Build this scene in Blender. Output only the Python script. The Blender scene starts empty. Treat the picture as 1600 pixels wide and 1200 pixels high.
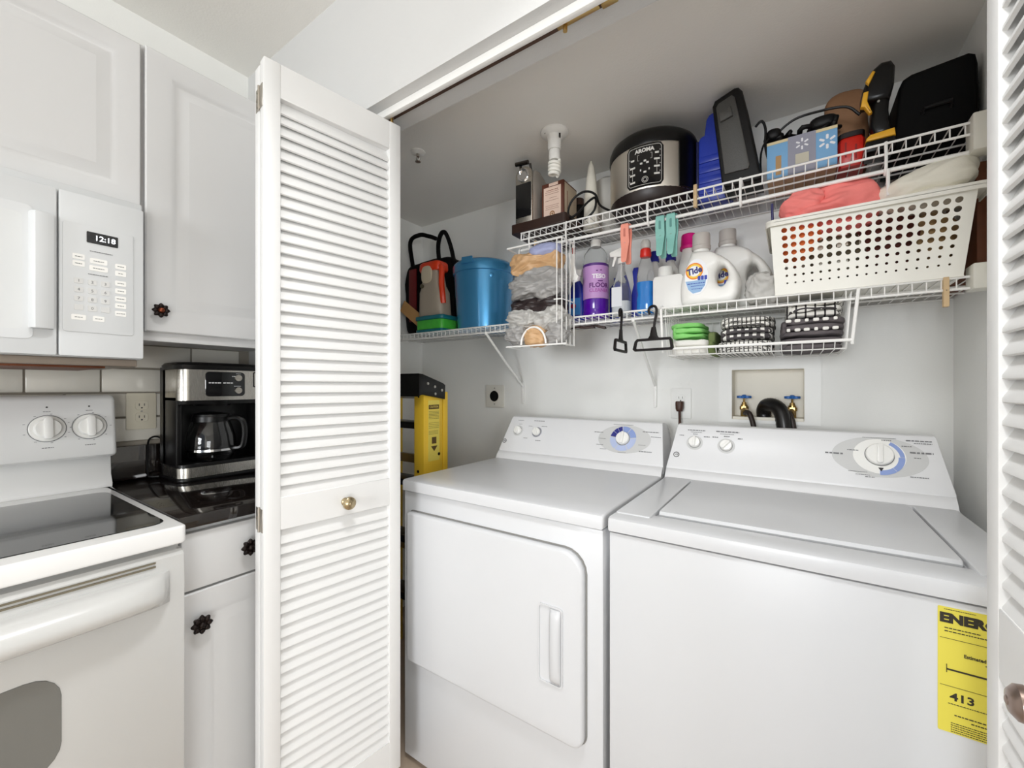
import bpy, bmesh, math, random
from math import sin, cos, pi, radians
from mathutils import Vector, Matrix, noise
random.seed(7)
SC = bpy.context.scene
COL = SC.collection

# ------------------------------------------------------------------ camera, world, lights, exposure
cam = bpy.data.objects.new('camera', bpy.data.cameras.new('camera'))
COL.objects.link(cam)
cam.location = (0, 0, 1.21)
cam.rotation_euler = (radians(90), 0, radians(34.1))
cam.data.sensor_width = 36.0
cam.data.lens = 36.0 * 650 / 1600
cam.data.shift_y = 5 / 1600
cam.data.clip_start = 0.02
SC.camera = cam

world = bpy.data.worlds.new('world'); SC.world = world
world.use_nodes = True
world.node_tree.nodes['Background'].inputs[0].default_value = (0.80, 0.88, 1.0, 1)
world.node_tree.nodes['Background'].inputs[1].default_value = 0.4

def area(name, loc, rot, sx, sy, power, color=(1, 1, 1), spread=180):
    d = bpy.data.lights.new(name, 'AREA'); d.shape = 'RECTANGLE'
    d.size = sx; d.size_y = sy; d.energy = power; d.color = color; d.spread = radians(spread)
    o = bpy.data.objects.new(name, d); COL.objects.link(o)
    o.location = loc; o.rotation_euler = rot
    return o
# daylight through the tall patio opening in the wall behind the camera
area('patio_daylight', (-0.2, -4.3, 1.5), (radians(90), 0, 0), 1.6, 1.2, 104, (0.955, 0.98, 1.0))
# added fill light at the right wall, brightening the kitchen run and closet's left
area('added_side_fill', (2.36, -1.88, 1.0), (0, radians(95), 0), 1.6, 1.4, 52, (0.94, 0.975, 1.0))
# added overhead fill in front of the closet, lifting the machine tops
area('added_overhead_fill', (-0.25, 0.22, 2.425), (0, 0, 0), 0.25, 0.25, 8, (0.98, 0.99, 1.0), 120)

SC.view_settings.view_transform = 'Standard'
SC.view_settings.look = 'None'
SC.view_settings.exposure = 0.2
SC.view_settings.gamma = 1.0
SC.view_settings.use_curve_mapping = False
SC.cycles.use_denoising = True
SC.cycles.max_bounces = 10
SC.cycles.diffuse_bounces = 6
SC.cycles.transmission_bounces = 10
SC.cycles.sample_clamp_indirect = 6.0

# ------------------------------------------------------------------ materials
def lin(c):
    return tuple(((v / 255) / 12.92 if v / 255 <= 0.04045 else ((v / 255 + 0.055) / 1.055) ** 2.4) for v in c)

_m = {}
def mat(name, rgb, rough=0.5, metal=0.0, bump=0.0, bscale=120.0, var=0.03, vscale=6.0, trans=0.0, ior=1.45,
        emit=0.0, coat=0.0, aniso=None, spec=0.5):
    if name in _m: return _m[name]
    m = bpy.data.materials.new(name); m.use_nodes = True
    nt = m.node_tree; b = nt.nodes['Principled BSDF']
    c = lin(rgb)
    tc = nt.nodes.new('ShaderNodeTexCoord')
    n = nt.nodes.new('ShaderNodeTexNoise'); n.inputs['Scale'].default_value = vscale; n.inputs['Detail'].default_value = 3
    nt.links.new(tc.outputs['Object'], n.inputs['Vector'])
    mx = nt.nodes.new('ShaderNodeMix'); mx.data_type = 'RGBA'
    mx.inputs['A'].default_value = (*[max(0, v * (1 - var)) for v in c], 1)
    mx.inputs['B'].default_value = (*[min(1, v * (1 + var)) for v in c], 1)
    nt.links.new(n.outputs['Fac'], mx.inputs['Factor'])
    nt.links.new(mx.outputs['Result'], b.inputs['Base Color'])
    b.inputs['Roughness'].default_value = rough
    b.inputs['Metallic'].default_value = metal
    b.inputs['Specular IOR Level'].default_value = spec
    if trans:
        b.inputs['Transmission Weight'].default_value = trans; b.inputs['IOR'].default_value = ior
    if coat: b.inputs['Coat Weight'].default_value = coat
    if emit:
        b.inputs['Emission Color'].default_value = (*c, 1); b.inputs['Emission Strength'].default_value = emit
    if aniso:                                      # brushed metal: stretched noise on the roughness
        mp = nt.nodes.new('ShaderNodeMapping'); mp.inputs['Scale'].default_value = aniso
        nt.links.new(tc.outputs['Object'], mp.inputs['Vector'])
        n3 = nt.nodes.new('ShaderNodeTexNoise'); n3.inputs['Scale'].default_value = 40
        nt.links.new(mp.outputs[0], n3.inputs['Vector'])
        mr = nt.nodes.new('ShaderNodeMapRange'); mr.inputs['To Min'].default_value = rough * .7; mr.inputs['To Max'].default_value = rough * 1.3
        nt.links.new(n3.outputs['Fac'], mr.inputs['Value']); nt.links.new(mr.outputs[0], b.inputs['Roughness'])
    if bump:
        n2 = nt.nodes.new('ShaderNodeTexNoise'); n2.inputs['Scale'].default_value = bscale; n2.inputs['Detail'].default_value = 4
        nt.links.new(tc.outputs['Object'], n2.inputs['Vector'])
        bp = nt.nodes.new('ShaderNodeBump'); bp.inputs['Strength'].default_value = bump; bp.inputs['Distance'].default_value = 0.002
        nt.links.new(n2.outputs['Fac'], bp.inputs['Height']); nt.links.new(bp.outputs[0], b.inputs['Normal'])
    _m[name] = m
    return m

def grid_mat(name, a, b, scale, lo, hi, mode='gingham', rough=0.9):
    """woven cloth printed with a grid: stripes along two object axes crossed"""
    m = bpy.data.materials.new(name); m.use_nodes = True
    nt = m.node_tree; bs = nt.nodes['Principled BSDF']; bs.inputs['Roughness'].default_value = rough
    tc = nt.nodes.new('ShaderNodeTexCoord'); sp = nt.nodes.new('ShaderNodeSeparateXYZ')
    nt.links.new(tc.outputs['Object'], sp.inputs[0])
    def math_(op, x, y=None):
        k = nt.nodes.new('ShaderNodeMath'); k.operation = op
        for i, v in enumerate((x, y)):
            if v is None: continue
            if isinstance(v, (int, float)): k.inputs[i].default_value = v
            else: nt.links.new(v, k.inputs[i])
        return k.outputs[0]
    def stripe(v):
        f = math_('FRACT', math_('MULTIPLY', v, scale))
        return math_('MULTIPLY', math_('GREATER_THAN', f, lo), math_('LESS_THAN', f, hi))
    x = stripe(sp.outputs['X']); z = stripe(math_('ADD', sp.outputs['Z'], math_('MULTIPLY', sp.outputs['Y'], 0.9)))
    if mode == 'gingham': fac = math_('MULTIPLY', x, z)
    else: fac = math_('MAXIMUM', x, z)
    mx = nt.nodes.new('ShaderNodeMix'); mx.data_type = 'RGBA'
    mx.inputs['A'].default_value = (*lin(a), 1); mx.inputs['B'].default_value = (*lin(b), 1)
    nt.links.new(fac, mx.inputs['Factor']); nt.links.new(mx.outputs['Result'], bs.inputs['Base Color'])
    n2 = nt.nodes.new('ShaderNodeTexNoise'); n2.inputs['Scale'].default_value = 300
    nt.links.new(tc.outputs['Object'], n2.inputs['Vector'])
    bp = nt.nodes.new('ShaderNodeBump'); bp.inputs['Strength'].default_value = .4; bp.inputs['Distance'].default_value = 0.002
    nt.links.new(n2.outputs['Fac'], bp.inputs['Height']); nt.links.new(bp.outputs[0], bs.inputs['Normal'])
    return m

WALL = mat('wall_paint', (243, 243, 240), .75, bump=.15, bscale=220, var=.01)
CEIL = mat('ceiling_paint', (240, 238, 233), .9, bump=.25, bscale=160, var=.01)
TRIMW = mat('trim_paint', (240, 239, 236), .4, var=.01)
DOORW = mat('louver_paint', (227, 227, 226), .5, bump=.06, bscale=90, var=.012)
CABW = mat('cabinet_paint', (216, 216, 216), .4, var=.012)
APPL = mat('appliance_enamel', (203, 204, 206), .34, var=.008, coat=.1)
APPLP = mat('appliance_plastic', (226, 226, 227), .35, var=.008)
RANGEW = mat('range_enamel', (238, 238, 237), .2, var=.01, coat=.3)
BISC = mat('oven_door_enamel', (203, 203, 201), .22, var=.01, coat=.3)
MICRO = mat('microwave_plastic', (212, 214, 215), .5, var=.008)
GREYP = mat('grey_print', (120, 120, 122), .6)
LGREY = mat('light_grey_print', (205, 205, 204), .5)
DARKP = mat('dark_print', (45, 42, 42), .6)
BLUE1 = mat('dial_navy', (40, 44, 130), .5); BLUE2 = mat('dial_blue', (140, 160, 212), .5); BLUE3 = mat('dial_pale_blue', (182, 194, 226), .5)
BLACK = mat('black_plastic', (10, 9, 9), .32, var=.1, spec=.35)
BLACKM = mat('black_matte', (9, 8, 8), .7, var=.1, spec=.25)
BLACKG = mat('black_glass', (8, 8, 10), .06, var=.02, coat=.5)
STEEL = mat('brushed_steel', (196, 190, 180), .28, 1.0, aniso=(1, 1, 30))
STEELV = mat('brushed_steel_side', (200, 196, 188), .26, 1.0, aniso=(30, 30, 1))
CHROME = mat('chrome', (225, 225, 225), .08, 1.0)
BRASS = mat('brass', (196, 164, 104), .28, 1.0, var=.1)
ALU = mat('aluminium', (190, 186, 178), .35, 1.0)
BRONZE = mat('oil_rubbed_bronze', (30, 20, 17), .4, .6, var=.2)
COPPER = mat('copper_highlight', (120, 62, 40), .35, .8)
WIRE = mat('white_vinyl_wire', (244, 243, 240), .35, var=.005)
TILE = mat('ceramic_tile', (226, 222, 212), .15, var=.04, vscale=3, coat=.4)
GROUT = mat('grout', (150, 143, 132), .95, bump=.3, bscale=300)
GRANITE = mat('dark_granite', (24, 19, 17), .07, var=.8, vscale=70, coat=.5)
FLOORM = mat('floor_wood', (176, 158, 140), .4, var=.15, vscale=9, bump=.1)
GLASS = mat('clear_glass', (250, 250, 250), .02, trans=1.0, ior=1.45, var=0)
CLEARP = mat('clear_plastic', (250, 251, 251), .06, trans=.94, ior=1.1, var=0)
FROST = mat('frosted_plastic', (225, 222, 216), .3, trans=.35, ior=1.3, var=.01)
GREYGL = mat('oven_glass', (112, 112, 108), .12, var=.02, coat=.5)
PLATE = mat('ivory_plate', (226, 219, 200), .4, var=.01)
WPLATE = mat('white_plate', (240, 240, 237), .4, var=.01)
WHITEP = mat('white_plastic', (243, 242, 238), .32, var=.01)
CORDB = mat('black_cord', (10, 9, 9), .5, spec=.3)
BROWNC = mat('brown_cord', (66, 38, 26), .5)
YELLOW = mat('ladder_yellow', (236, 194, 52), .4, var=.04)
YLABEL = mat('energy_yellow', (216, 203, 74), .55, var=.01)

# ------------------------------------------------------------------ mesh builder
class B:
    def __init__(s): s.bm = bmesh.new()
    def _put(s, t, M=None, mi=0):
        if M is not None: t.transform(M)
        for f in t.faces: f.material_index = mi
        me = bpy.data.meshes.new('tmp'); t.to_mesh(me); t.free()
        s.bm.from_mesh(me); bpy.data.meshes.remove(me)
        return s
    def box(s, x0, x1, y0, y1, z0, z1, bev=0, seg=2, M=None, mi=0):
        t = bmesh.new(); bmesh.ops.create_cube(t, size=1)
        for v in t.verts:
            v.co = Vector(((x0 + x1) / 2 + v.co.x * (x1 - x0), (y0 + y1) / 2 + v.co.y * (y1 - y0), (z0 + z1) / 2 + v.co.z * (z1 - z0)))
        if bev: bmesh.ops.bevel(t, geom=t.edges[:], offset=bev, segments=seg, profile=.5, affect='EDGES')
        return s._put(t, M, mi)
    def prism(s, pts, a0, a1, axis='z', bev=0, seg=2, M=None, mi=0, tap=1.0):
        t = bmesh.new()
        def mp(p, a): return {'z': (p[0], p[1], a), 'y': (p[0], a, p[1]), 'x': (a, p[0], p[1])}[axis]
        n = len(pts); cx = sum(p[0] for p in pts) / n; cy = sum(p[1] for p in pts) / n
        lo = [t.verts.new(mp(p, a0)) for p in pts]
        hi = [t.verts.new(mp((cx + (p[0] - cx) * tap, cy + (p[1] - cy) * tap), a1)) for p in pts]
        f0 = t.faces.new(lo); f1 = t.faces.new(hi)
        for i in range(n): t.faces.new((lo[i], lo[(i + 1) % n], hi[(i + 1) % n], hi[i]))
        bmesh.ops.recalc_face_normals(t, faces=t.faces[:])
        if bev: bmesh.ops.bevel(t, geom=list(set(f0.edges[:] + f1.edges[:])), offset=bev, segments=seg, profile=.5, affect='EDGES')
        return s._put(t, M, mi)
    def ring(s, outer, inner, a0, a1, axis='z', M=None, mi=0):
        t = bmesh.new(); n = len(outer)
        def mp(p, a): return {'z': (p[0], p[1], a), 'y': (p[0], a, p[1]), 'x': (a, p[0], p[1])}[axis]
        L = [[t.verts.new(mp(p, a)) for p in ps] for ps, a in ((outer, a0), (outer, a1), (inner, a1), (inner, a0))]
        for k in range(4):
            A, Bq = L[k], L[(k + 1) % 4]
            for i in range(n): t.faces.new((A[i], A[(i + 1) % n], Bq[(i + 1) % n], Bq[i]))
        bmesh.ops.recalc_face_normals(t, faces=t.faces[:])
        return s._put(t, M, mi)
    def loops(s, rows, cap0=True, cap1=True, M=None, mi=0):
        """skin through rows of points of equal length (closed rows)"""
        t = bmesh.new(); R = [[t.verts.new(p) for p in r] for r in rows]; n = len(rows[0])
        for a, b in zip(R, R[1:]):
            for i in range(n): t.faces.new((a[i], a[(i + 1) % n], b[(i + 1) % n], b[i]))
        if cap0: t.faces.new(R[0])
        if cap1: t.faces.new(R[-1])
        bmesh.ops.recalc_face_normals(t, faces=t.faces[:])
        return s._put(t, M, mi)
    def loft(s, secs, n=24, M=None, mi=0, cap0=True, cap1=True):
        """secs: (z, cx, cy, rx, ry, p) superellipse sections"""
        rows = []
        for z, cx, cy, rx, ry, p in secs:
            r = []
            for i in range(n):
                a = 2 * pi * i / n; c, q = cos(a), sin(a)
                k = (abs(c) ** p + abs(q) ** p) ** (-1 / p)
                r.append((cx + rx * c * k, cy + ry * q * k, z))
            rows.append(r)
        return s.loops(rows, cap0, cap1, M, mi)
    def lathe(s, prof, c=(0, 0, 0), n=24, M=None, mi=0, cap=True):
        rows = [[(c[0] + r * cos(2 * pi * i / n), c[1] + r * sin(2 * pi * i / n), c[2] + z) for i in range(n)] for r, z in prof]
        return s.loops(rows, cap, cap, M, mi)
    def cyl(s, p0, p1, r, r1=None, n=16, M=None, mi=0):
        p0, p1 = Vector(p0), Vector(p1); d = p1 - p0
        T = Matrix.Translation(p0) @ d.to_track_quat('Z', 'Y').to_matrix().to_4x4()
        if M is not None: T = M @ T
        return s.lathe([(r, 0), (r if r1 is None else r1, d.length)], n=n, M=T, mi=mi)
    def tube(s, pts, r, n=6, closed=False, smooth=0, M=None, mi=0):
        P = [Vector(p) for p in pts]
        if smooth: P = spline(P, smooth, closed)
        N = len(P); rows = []; up = None
        for i, p in enumerate(P):
            a = P[(i - 1) % N] if (closed or i > 0) else p
            b = P[(i + 1) % N] if (closed or i < N - 1) else p
            d = (b - a); d = d.normalized() if d.length > 1e-9 else Vector((0, 0, 1))
            if up is None:
                up = d.orthogonal().normalized()
            else:
                up = up - d * up.dot(d); up = up.normalized() if up.length > 1e-6 else d.orthogonal().normalized()
            sd = d.cross(up); rr = r[i] if isinstance(r, (list, tuple)) else r
            rows.append([p + (up * cos(2 * pi * k / n) + sd * sin(2 * pi * k / n)) * rr for k in range(n)])
        if closed: rows.append(rows[0])
        return s.loops(rows, not closed, not closed, M, mi)
    def sq(s, c, rad, p=4, n=10, amp=0, freq=8, seed=0, M=None, mi=0, ridge=False, st=(1, 1, 1)):
        """superquadric lump: rounded box or pillow, crumpled by noise"""
        t = bmesh.new(); bmesh.ops.create_cube(t, size=2)
        bmesh.ops.subdivide_edges(t, edges=t.edges[:], cuts=n, use_grid_fill=True)
        off = Vector((seed * 3.1, seed * 1.7, seed * 2.3))
        for v in t.verts:
            d = v.co; k = (abs(d.x) ** p + abs(d.y) ** p + abs(d.z) ** p) ** (-1 / p); d = d * k
            q = Vector((d.x * rad[0], d.y * rad[1], d.z * rad[2]))
            if amp:
                qf = Vector((q.x * st[0], q.y * st[1], q.z * st[2])) * freq
                if ridge:
                    qf = qf + .35 * noise.noise_vector(qf * .8 + off)
                    h = .62 - 1.6 * abs(noise.noise(qf + off)) - .8 * abs(noise.noise(qf * 2.2 + off)) + .25 * noise.noise(qf * 5.1 + off)
                else:
                    h = noise.noise(q * freq + off) + .5 * noise.noise(q * freq * 2.1 + off)
                nr = Vector((d.x / rad[0], d.y / rad[1], d.z / rad[2])).normalized()
                q = q + nr * h * amp
            v.co = q
        T = Matrix.Translation(c)
        return s._put(t, (M @ T) if M is not None else T, mi)
    def build(s, name, m, parent=None, sharp=38, local=False, smooth=True, recalc=True):
        bm = s.bm
        if recalc: bmesh.ops.recalc_face_normals(bm, faces=bm.faces[:])
        if parent is not None and not local: bm.transform(W[parent.name].inverted())
        me = bpy.data.meshes.new(name); bm.to_mesh(me); bm.free()
        for k in (m if isinstance(m, (list, tuple)) else [m]): me.materials.append(k)
        if smooth:
            me.shade_smooth(); me.set_sharp_from_angle(angle=radians(sharp))
        o = bpy.data.objects.new(name, me); COL.objects.link(o)
        if parent is not None: o.parent = parent; W[o.name] = W[parent.name]
        else: W[o.name] = Matrix.Identity(4)
        return o
W = {}

def spline(P, k, closed=False):
    out = []; N = len(P)
    for i in range(N if closed else N - 1):
        p1, p2 = P[i], P[(i + 1) % N]
        p0 = P[(i - 1) % N] if (closed or i > 0) else p1 * 2 - p2
        p3 = P[(i + 2) % N] if (closed or i + 2 < N) else p2 * 2 - p1
        for j in range(k):
            t = j / k
            out.append(.5 * ((2 * p1) + (p2 - p0) * t + (2 * p0 - 5 * p1 + 4 * p2 - p3) * t * t + (3 * p1 - p0 - 3 * p2 + p3) * t ** 3))
    if not closed: out.append(P[-1])
    return out

def rrect(x0, x1, y0, y1, r, n=5):
    """rounded rectangle; r one radius or four (x1y1, x0y1, x0y0, x1y0)"""
    if not isinstance(r, (list, tuple)): r = (r,) * 4
    out = []
    for (cx, cy, a, q) in ((x1, y1, 0, r[0]), (x0, y1, 90, r[1]), (x0, y0, 180, r[2]), (x1, y0, 270, r[3])):
        sx = -1 if cx == x1 else 1; sy = -1 if cy == y1 else 1
        for k in range(n + 1):
            t = radians(a + 90 * k / n)
            out.append((cx + sx * q + q * cos(t), cy + sy * q + q * sin(t)))
    return out

def frame(o, ex, ey, ez):
    M = Matrix.Identity(4)
    for i, v in enumerate((ex, ey, ez, o)):
        for j in range(3): M[j][i] = v[j]
    return M

def thing(name, label, cat, loc=(0, 0, 0), rotz=0, group=None):
    o = bpy.data.objects.new(name, None); COL.objects.link(o)
    o.location = loc; o.rotation_euler = (0, 0, rotz); o.empty_display_size = .05
    W[o.name] = Matrix.Translation(loc) @ Matrix.Rotation(rotz, 4, 'Z')
    o['label'] = label; o['category'] = cat
    if group: o['group'] = group
    return o
def stuff(o):
    o['kind'] = 'stuff'; return o
def tag(o, label, cat, group=None):
    o['label'] = label; o['category'] = cat
    if group: o['group'] = group
    return o
def settle(o):
    """put a one-mesh thing's origin at the bottom centre of its mesh"""
    vs = [v.co for v in o.data.vertices]
    c = Vector(((min(v.x for v in vs) + max(v.x for v in vs)) / 2, (min(v.y for v in vs) + max(v.y for v in vs)) / 2, min(v.z for v in vs)))
    o.data.transform(Matrix.Translation(-c)); o.location = c
    return o
def struct(name, b, m, parent=None, **k):
    o = b.build(name, m, parent, **k)
    if parent is None: o['kind'] = 'structure'
    return o
def copy_part(src, parent, loc=None):
    c = src.copy(); COL.objects.link(c); c.parent = parent
    if loc is not None: c.location = loc
    W[c.name] = W[parent.name]
    return c
def copy_tree(o, parent=None):
    c = o.copy(); COL.objects.link(c)
    if parent is not None: c.parent = parent
    for ch in list(o.children): copy_tree(ch, c)
    return c

def text(s, size, M, m, parent, name='lettering', depth=0.0003, align='CENTER', bold=0.0, sx=1.0, shear=0.0, bend=None):
    """flat print: characters as thin geometry on the plane of frame M (world)"""
    cu = bpy.data.curves.new('t', 'FONT'); cu.body = s; cu.size = size; cu.extrude = depth; cu.align_x = align; cu.align_y = 'CENTER'
    cu.offset = bold; cu.shear = shear; cu.resolution_u = 2
    o = bpy.data.objects.new('t', cu)
    me = bpy.data.meshes.new_from_object(o)
    bpy.data.objects.remove(o); bpy.data.curves.remove(cu)
    if bend:                                       # wrap around an upright cylinder of radius bend
        for v in me.vertices:
            a = v.co.x * sx / bend; r = bend + v.co.z
            v.co = Vector((r * sin(a), v.co.y, r * cos(a) - bend))
    else:
        me.transform(Matrix.Diagonal((sx, 1, 1, 1)))
    me.transform(W[parent.name].inverted() @ M)
    me.name = name; me.materials.clear(); me.materials.append(m)
    ob = bpy.data.objects.new(name, me); COL.objects.link(ob); ob.parent = parent; W[ob.name] = W[parent.name]
    return ob
def lines(rows, M, m, parent, name='fine_print', t=.0003):
    """rows of tiny unreadable print as dashes: (x0, x1, y, h)"""
    b = B()
    for x0, x1, y, h in rows:
        x = x0
        h = h * .72
        while x < x1 - 1e-5:
            w = min(h * random.uniform(1.2, 3.2), x1 - x)
            b.box(x, x + w, y - h / 2, y + h / 2, 0, t, M=M); x += w + h * .55
    return stuff(b.build(name, m, parent, smooth=False))

# ================================================================== THE SETTING
CZ = 2.135                                            # closet ceiling
b = B().box(-1.95, 2.6, -2.7, 1.85, -.1, 0); struct('floor', b, FLOORM)
b = B().box(-1.95, 2.6, -2.75, .84, 2.43, 2.53); struct('ceiling', b, CEIL)
b = B().box(-1.78, .38, .904, 1.70, CZ, CZ + .08); struct('ceiling.001', b, CEIL)
b = B().box(-1.90, -1.78, -2.7, 1.80, 0, 2.43); wall_left = struct('wall_left', b, WALL)
b = B()
HX0, HX1, HZ0, HZ1 = -.19, .034, 1.09, 1.277
b.box(-1.78, HX0, 1.70, 1.80, 0, 2.43).box(HX1, .48, 1.70, 1.80, 0, 2.43)
b.box(HX0, HX1, 1.70, 1.80, 0, HZ0).box(HX0, HX1, 1.70, 1.80, HZ1, 2.43)
struct('wall_back', b, WALL)
b = B().box(.38, .48, .904, 1.70, 0, 2.43); struct('wall_right', b, WALL)
b = B().box(-1.78, -1.10, .775, .904, 0, 2.43).box(-1.10, .33, .775, .904, 2.03, 2.43).box(.33, 2.5, .775, .904, 0, 2.43)
struct('wall_front', b, mat('wall_paint_darkened_for_light', (205, 205, 204), .75, bump=.15, bscale=220, var=.01))  # wall colour darkened to offset the stronger light falling on this face
b = B().box(2.4, 2.5, -2.7, .775, 0, 2.43); struct('wall_side', b, WALL)
b = B().box(-1.78, -1.1, -2.7, -2.6, 0, 2.43).box(1.2, 2.4, -2.7, -2.6, 0, 2.43).box(-1.1, 1.2, -2.7, -2.6, 2.30, 2.43)
struct('wall_rear', b, WALL)

# bifold track under the header
t1 = thing('trim_1', 'white bifold door track along the closet header', 'track', (-.4, .82, 2.03)); del t1['category']; t1['kind'] = 'structure'
b = B().box(-1.095, .325, .806, .822, 2.008, 2.03, .002); b.build('track_lip', TRIMW, t1)
b = B().box(-1.095, .325, .822, .843, 2.020, 2.0299); b.build('track_channel', mat('track_shadow_bronze', (92, 70, 58), .5, .5), t1)
b = B().box(-.44, -.34, .824, .838, 2.014, 2.022, .002).cyl((-.42, .831, 2.000), (-.42, .831, 2.016), .005).box(-.335, -.30, .823, .839, 2.010, 2.022, .002)
b.build('pivot_bracket', BRASS, t1)

# subway tile on the kitchen wall: each tile a piece of wall_left
b = B().box(-1.78, -1.7765, -.45, .775, 1.00, 1.36); b.build('grout_bed', GROUT, wall_left)
tb = B().box(-.0008, .007, -.0755, .0755, -.0365, .0365, .0025, 2)
tile0 = None
for r in range(5):
    z = 1.1525 + .079 * (r - 1)
    off = .0775 if r % 2 else 0
    for k in range(-4, 5):
        y = .1195 + .155 * k + off - .155 * 0
        y = .2745 + .155 * k + (0 if r % 2 == 0 else .0775)
        if y < -.42 or y > .70: continue
        if tile0 is None: tile0 = tb.build('tile', TILE, wall_left, local=True); c = tile0
        else: c = copy_part(tile0, wall_left)
        c.location = (-1.7765, y, z)

# ------------------------------------------------------------------ bifold closet doors
def slat_bm(L):
    b = B(); h = .039
    p = [(.0035, 0), (.0080, -.0018), (.0262, h - .004), (.0262, h + .0004), (.0222, h + .001), (.0035, .0045)]
    return b.prism(p, 0, L, 'x', M=None)
def bifold_panel(door, name, L, H0, H1, mid, w=.037, T=.029, M=Matrix.Identity(4), slats=True):
    p = bpy.data.objects.new(name, None); COL.objects.link(p); p.parent = door; p.matrix_local = M; W[p.name] = W[door.name] @ M
    z0, z1, z2, z3 = H0 + .095, mid[0], mid[1], H1 - .082
    for a, c in ((0, w), (L - w, L)):
        B().box(a, c, 0, T, H0, H1, .0025, 2).build('stile', DOORW, p, local=True)
    for a, c in ((H0, z0), (z1, z2), (z3, H1)):
        B().box(w - .001, L - w + .001, .001, T - .001, a, c, .0012, 1).build('rail', DOORW, p, local=True)
    pitch = .0285; s0 = None
    for a, c in ((z0, z1), (z2, z3)):
        n = int(round((c - a) / pitch))
        for k in range(n):
            if s0 is None: s0 = slat_bm(L - 2 * w + .004).build('slat', DOORW, p, local=True); q = s0
            else: q = copy_part(s0, p)
            q.location = (w - .002, 0, a + (c - a) * k / n - (.002 if k < n - 1 else .006))
    return p
def door_knob(parent, x, z, m1):
    M = frame((x, 0, z), (1, 0, 0), (0, 0, 1), (0, -1, 0))
    b = B().lathe([(.011, -.001), (.011, .004), (.006, .007), (.006, .014), (.013, .017), (.0175, .023), (.0165, .029), (.011, .034), (.004, .0355)], n=20, M=M)
    b.sq((0, 0, .033), (.006, .006, .004), 2, 4, M=M)
    return b.build('knob', m1, parent, local=True)

KNOB = mat('antique_brass', (176, 160, 128), .22, .9, var=.35, vscale=120)
d1 = thing('door_1', 'white louvered bifold door folded open beside the kitchen counter', 'door', (-1.030, .482, 0), math.atan2(.362, .057)); del d1['category']; d1['kind'] = 'structure'
p1 = bifold_panel(d1, 'leading_panel', .366, .075, 1.99, (.865, .944))
door_knob(p1, .196, .902, KNOB)
M2 = Matrix.Translation((.0, .0325, 0)) @ Matrix.Rotation(radians(3), 4, 'Z')
p2 = bifold_panel(d1, 'pivot_panel', .366, .075, 1.985, (.865, .944), M=M2)
for z in (1.875, .865):
    b = B().box(-.0015, .0015, .008, .055, z, z + .055, .0005, 1).cyl((-.002, .0305, z - .002), (-.002, .0305, z + .057), .0028, n=10)
    for k in range(3): b.cyl((-.0028, .048 if k % 2 else .043, z + .01 + .018 * k), (-.0012, .048 if k % 2 else .043, z + .01 + .018 * k), .003, n=8)
    b.build('hinge', mat('hinge_steel', (170, 164, 154), .35, .9), d1, local=True)
b = B().cyl((.345, .0145, 1.985), (.345, .0145, 2.022), .0045, n=10).cyl((.345, .0145, 1.989), (.345, .0145, 1.994), .008, n=12)
b.build('guide_pin', BRASS, d1, local=True)

d2 = thing('door_2', 'white louvered bifold door standing open at the washer side', 'door', (.209, .80, 0), radians(-90)); del d2['category']; d2['kind'] = 'structure'
p3 = bifold_panel(d2, 'leading_panel', .366, .075, 1.99, (.85, .937))
door_knob(p3, .187, .902, mat('brown_nickel', (150, 132, 122), .3, .9, var=.2))
bifold_panel(d2, 'pivot_panel', .366, .075, 1.985, (.85, .937), M=Matrix.Translation((.0, .034, 0)) @ Matrix.Rotation(radians(2), 4, 'Z'))

# ================================================================== KITCHEN RUN (faces +X)
def door_slab(b, x, y0, y1, z0, z1, T=.02, fr=.062, step=.012, bev=.03, dep=.008):
    """raised-panel front standing from x to x+T"""
    def rc(o, h): return [(x + h, y0 + o, z0 + o), (x + h, y1 - o, z0 + o), (x + h, y1 - o, z1 - o), (x + h, y0 + o, z1 - o)]
    b.loops([rc(0, 0), rc(0, T - .003), rc(.003, T), rc(fr, T), rc(fr + step, T - dep), rc(fr + step + .006, T - dep), rc(fr + step + bev, T - .001), rc(fr + step + bev + .002, T - .001)])
    return b
def flower_knob(parent, x, y, z, r=.019, copper=False):
    b = B(); n = 64
    pts = [(y + r * (1 + .13 * cos(8 * 2 * pi * i / n)) * cos(2 * pi * i / n), z + r * (1 + .13 * cos(8 * 2 * pi * i / n)) * sin(2 * pi * i / n)) for i in range(n)]
    b.prism(pts, x + .016, x + .023, 'x', bev=.0015, seg=1)
    b.cyl((x - .0005, y, z), (x + .017, y, z), .007, n=14)
    for i in range(8):
        a = 2 * pi * i / 8
        b.sq((x + .023, y + r * .72 * cos(a), z + r * .72 * sin(a)), (.003, .0055, .0055), 2, 3)
    k = b.build('knob', BRONZE, parent)
    B().sq((x + .024, y, z), (.006, .0075, .0075), 2, 5).build('knob_centre', COPPER if copper else BRONZE, k)
    return k

t = thing('wall_cabinet', 'white cabinet with a short raised panel door above the microwave', 'cabinet', (-1.61, -.02, 1.68))
B().box(-1.7795, -1.451, -.40, .363, 1.6785, 2.13).build('body', CABW, t)
for y0, y1 in ((-.398, -.021), (-.017, .361)):
    door_slab(B(), -1.4505, y0, y1, 1.682, 2.118, fr=.042, step=.012).build('door', CABW, t)
t = thing('wall_cabinet', 'tall white wall cabinet with black flower knob above the coffee maker', 'cabinet', (-1.61, .57, 1.345))
B().box(-1.7795, -1.451, .366, .774, 1.350, 2.13).box(-1.462, -1.447, .366, .774, 1.336, 1.362, .002).build('body', CABW, t)
dd = door_slab(B(), -1.4505, .370, .772, 1.360, 2.124, fr=.055).build('door', CABW, t)
flower_knob(dd, -1.431, .398, 1.417, .0175, True)

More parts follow.
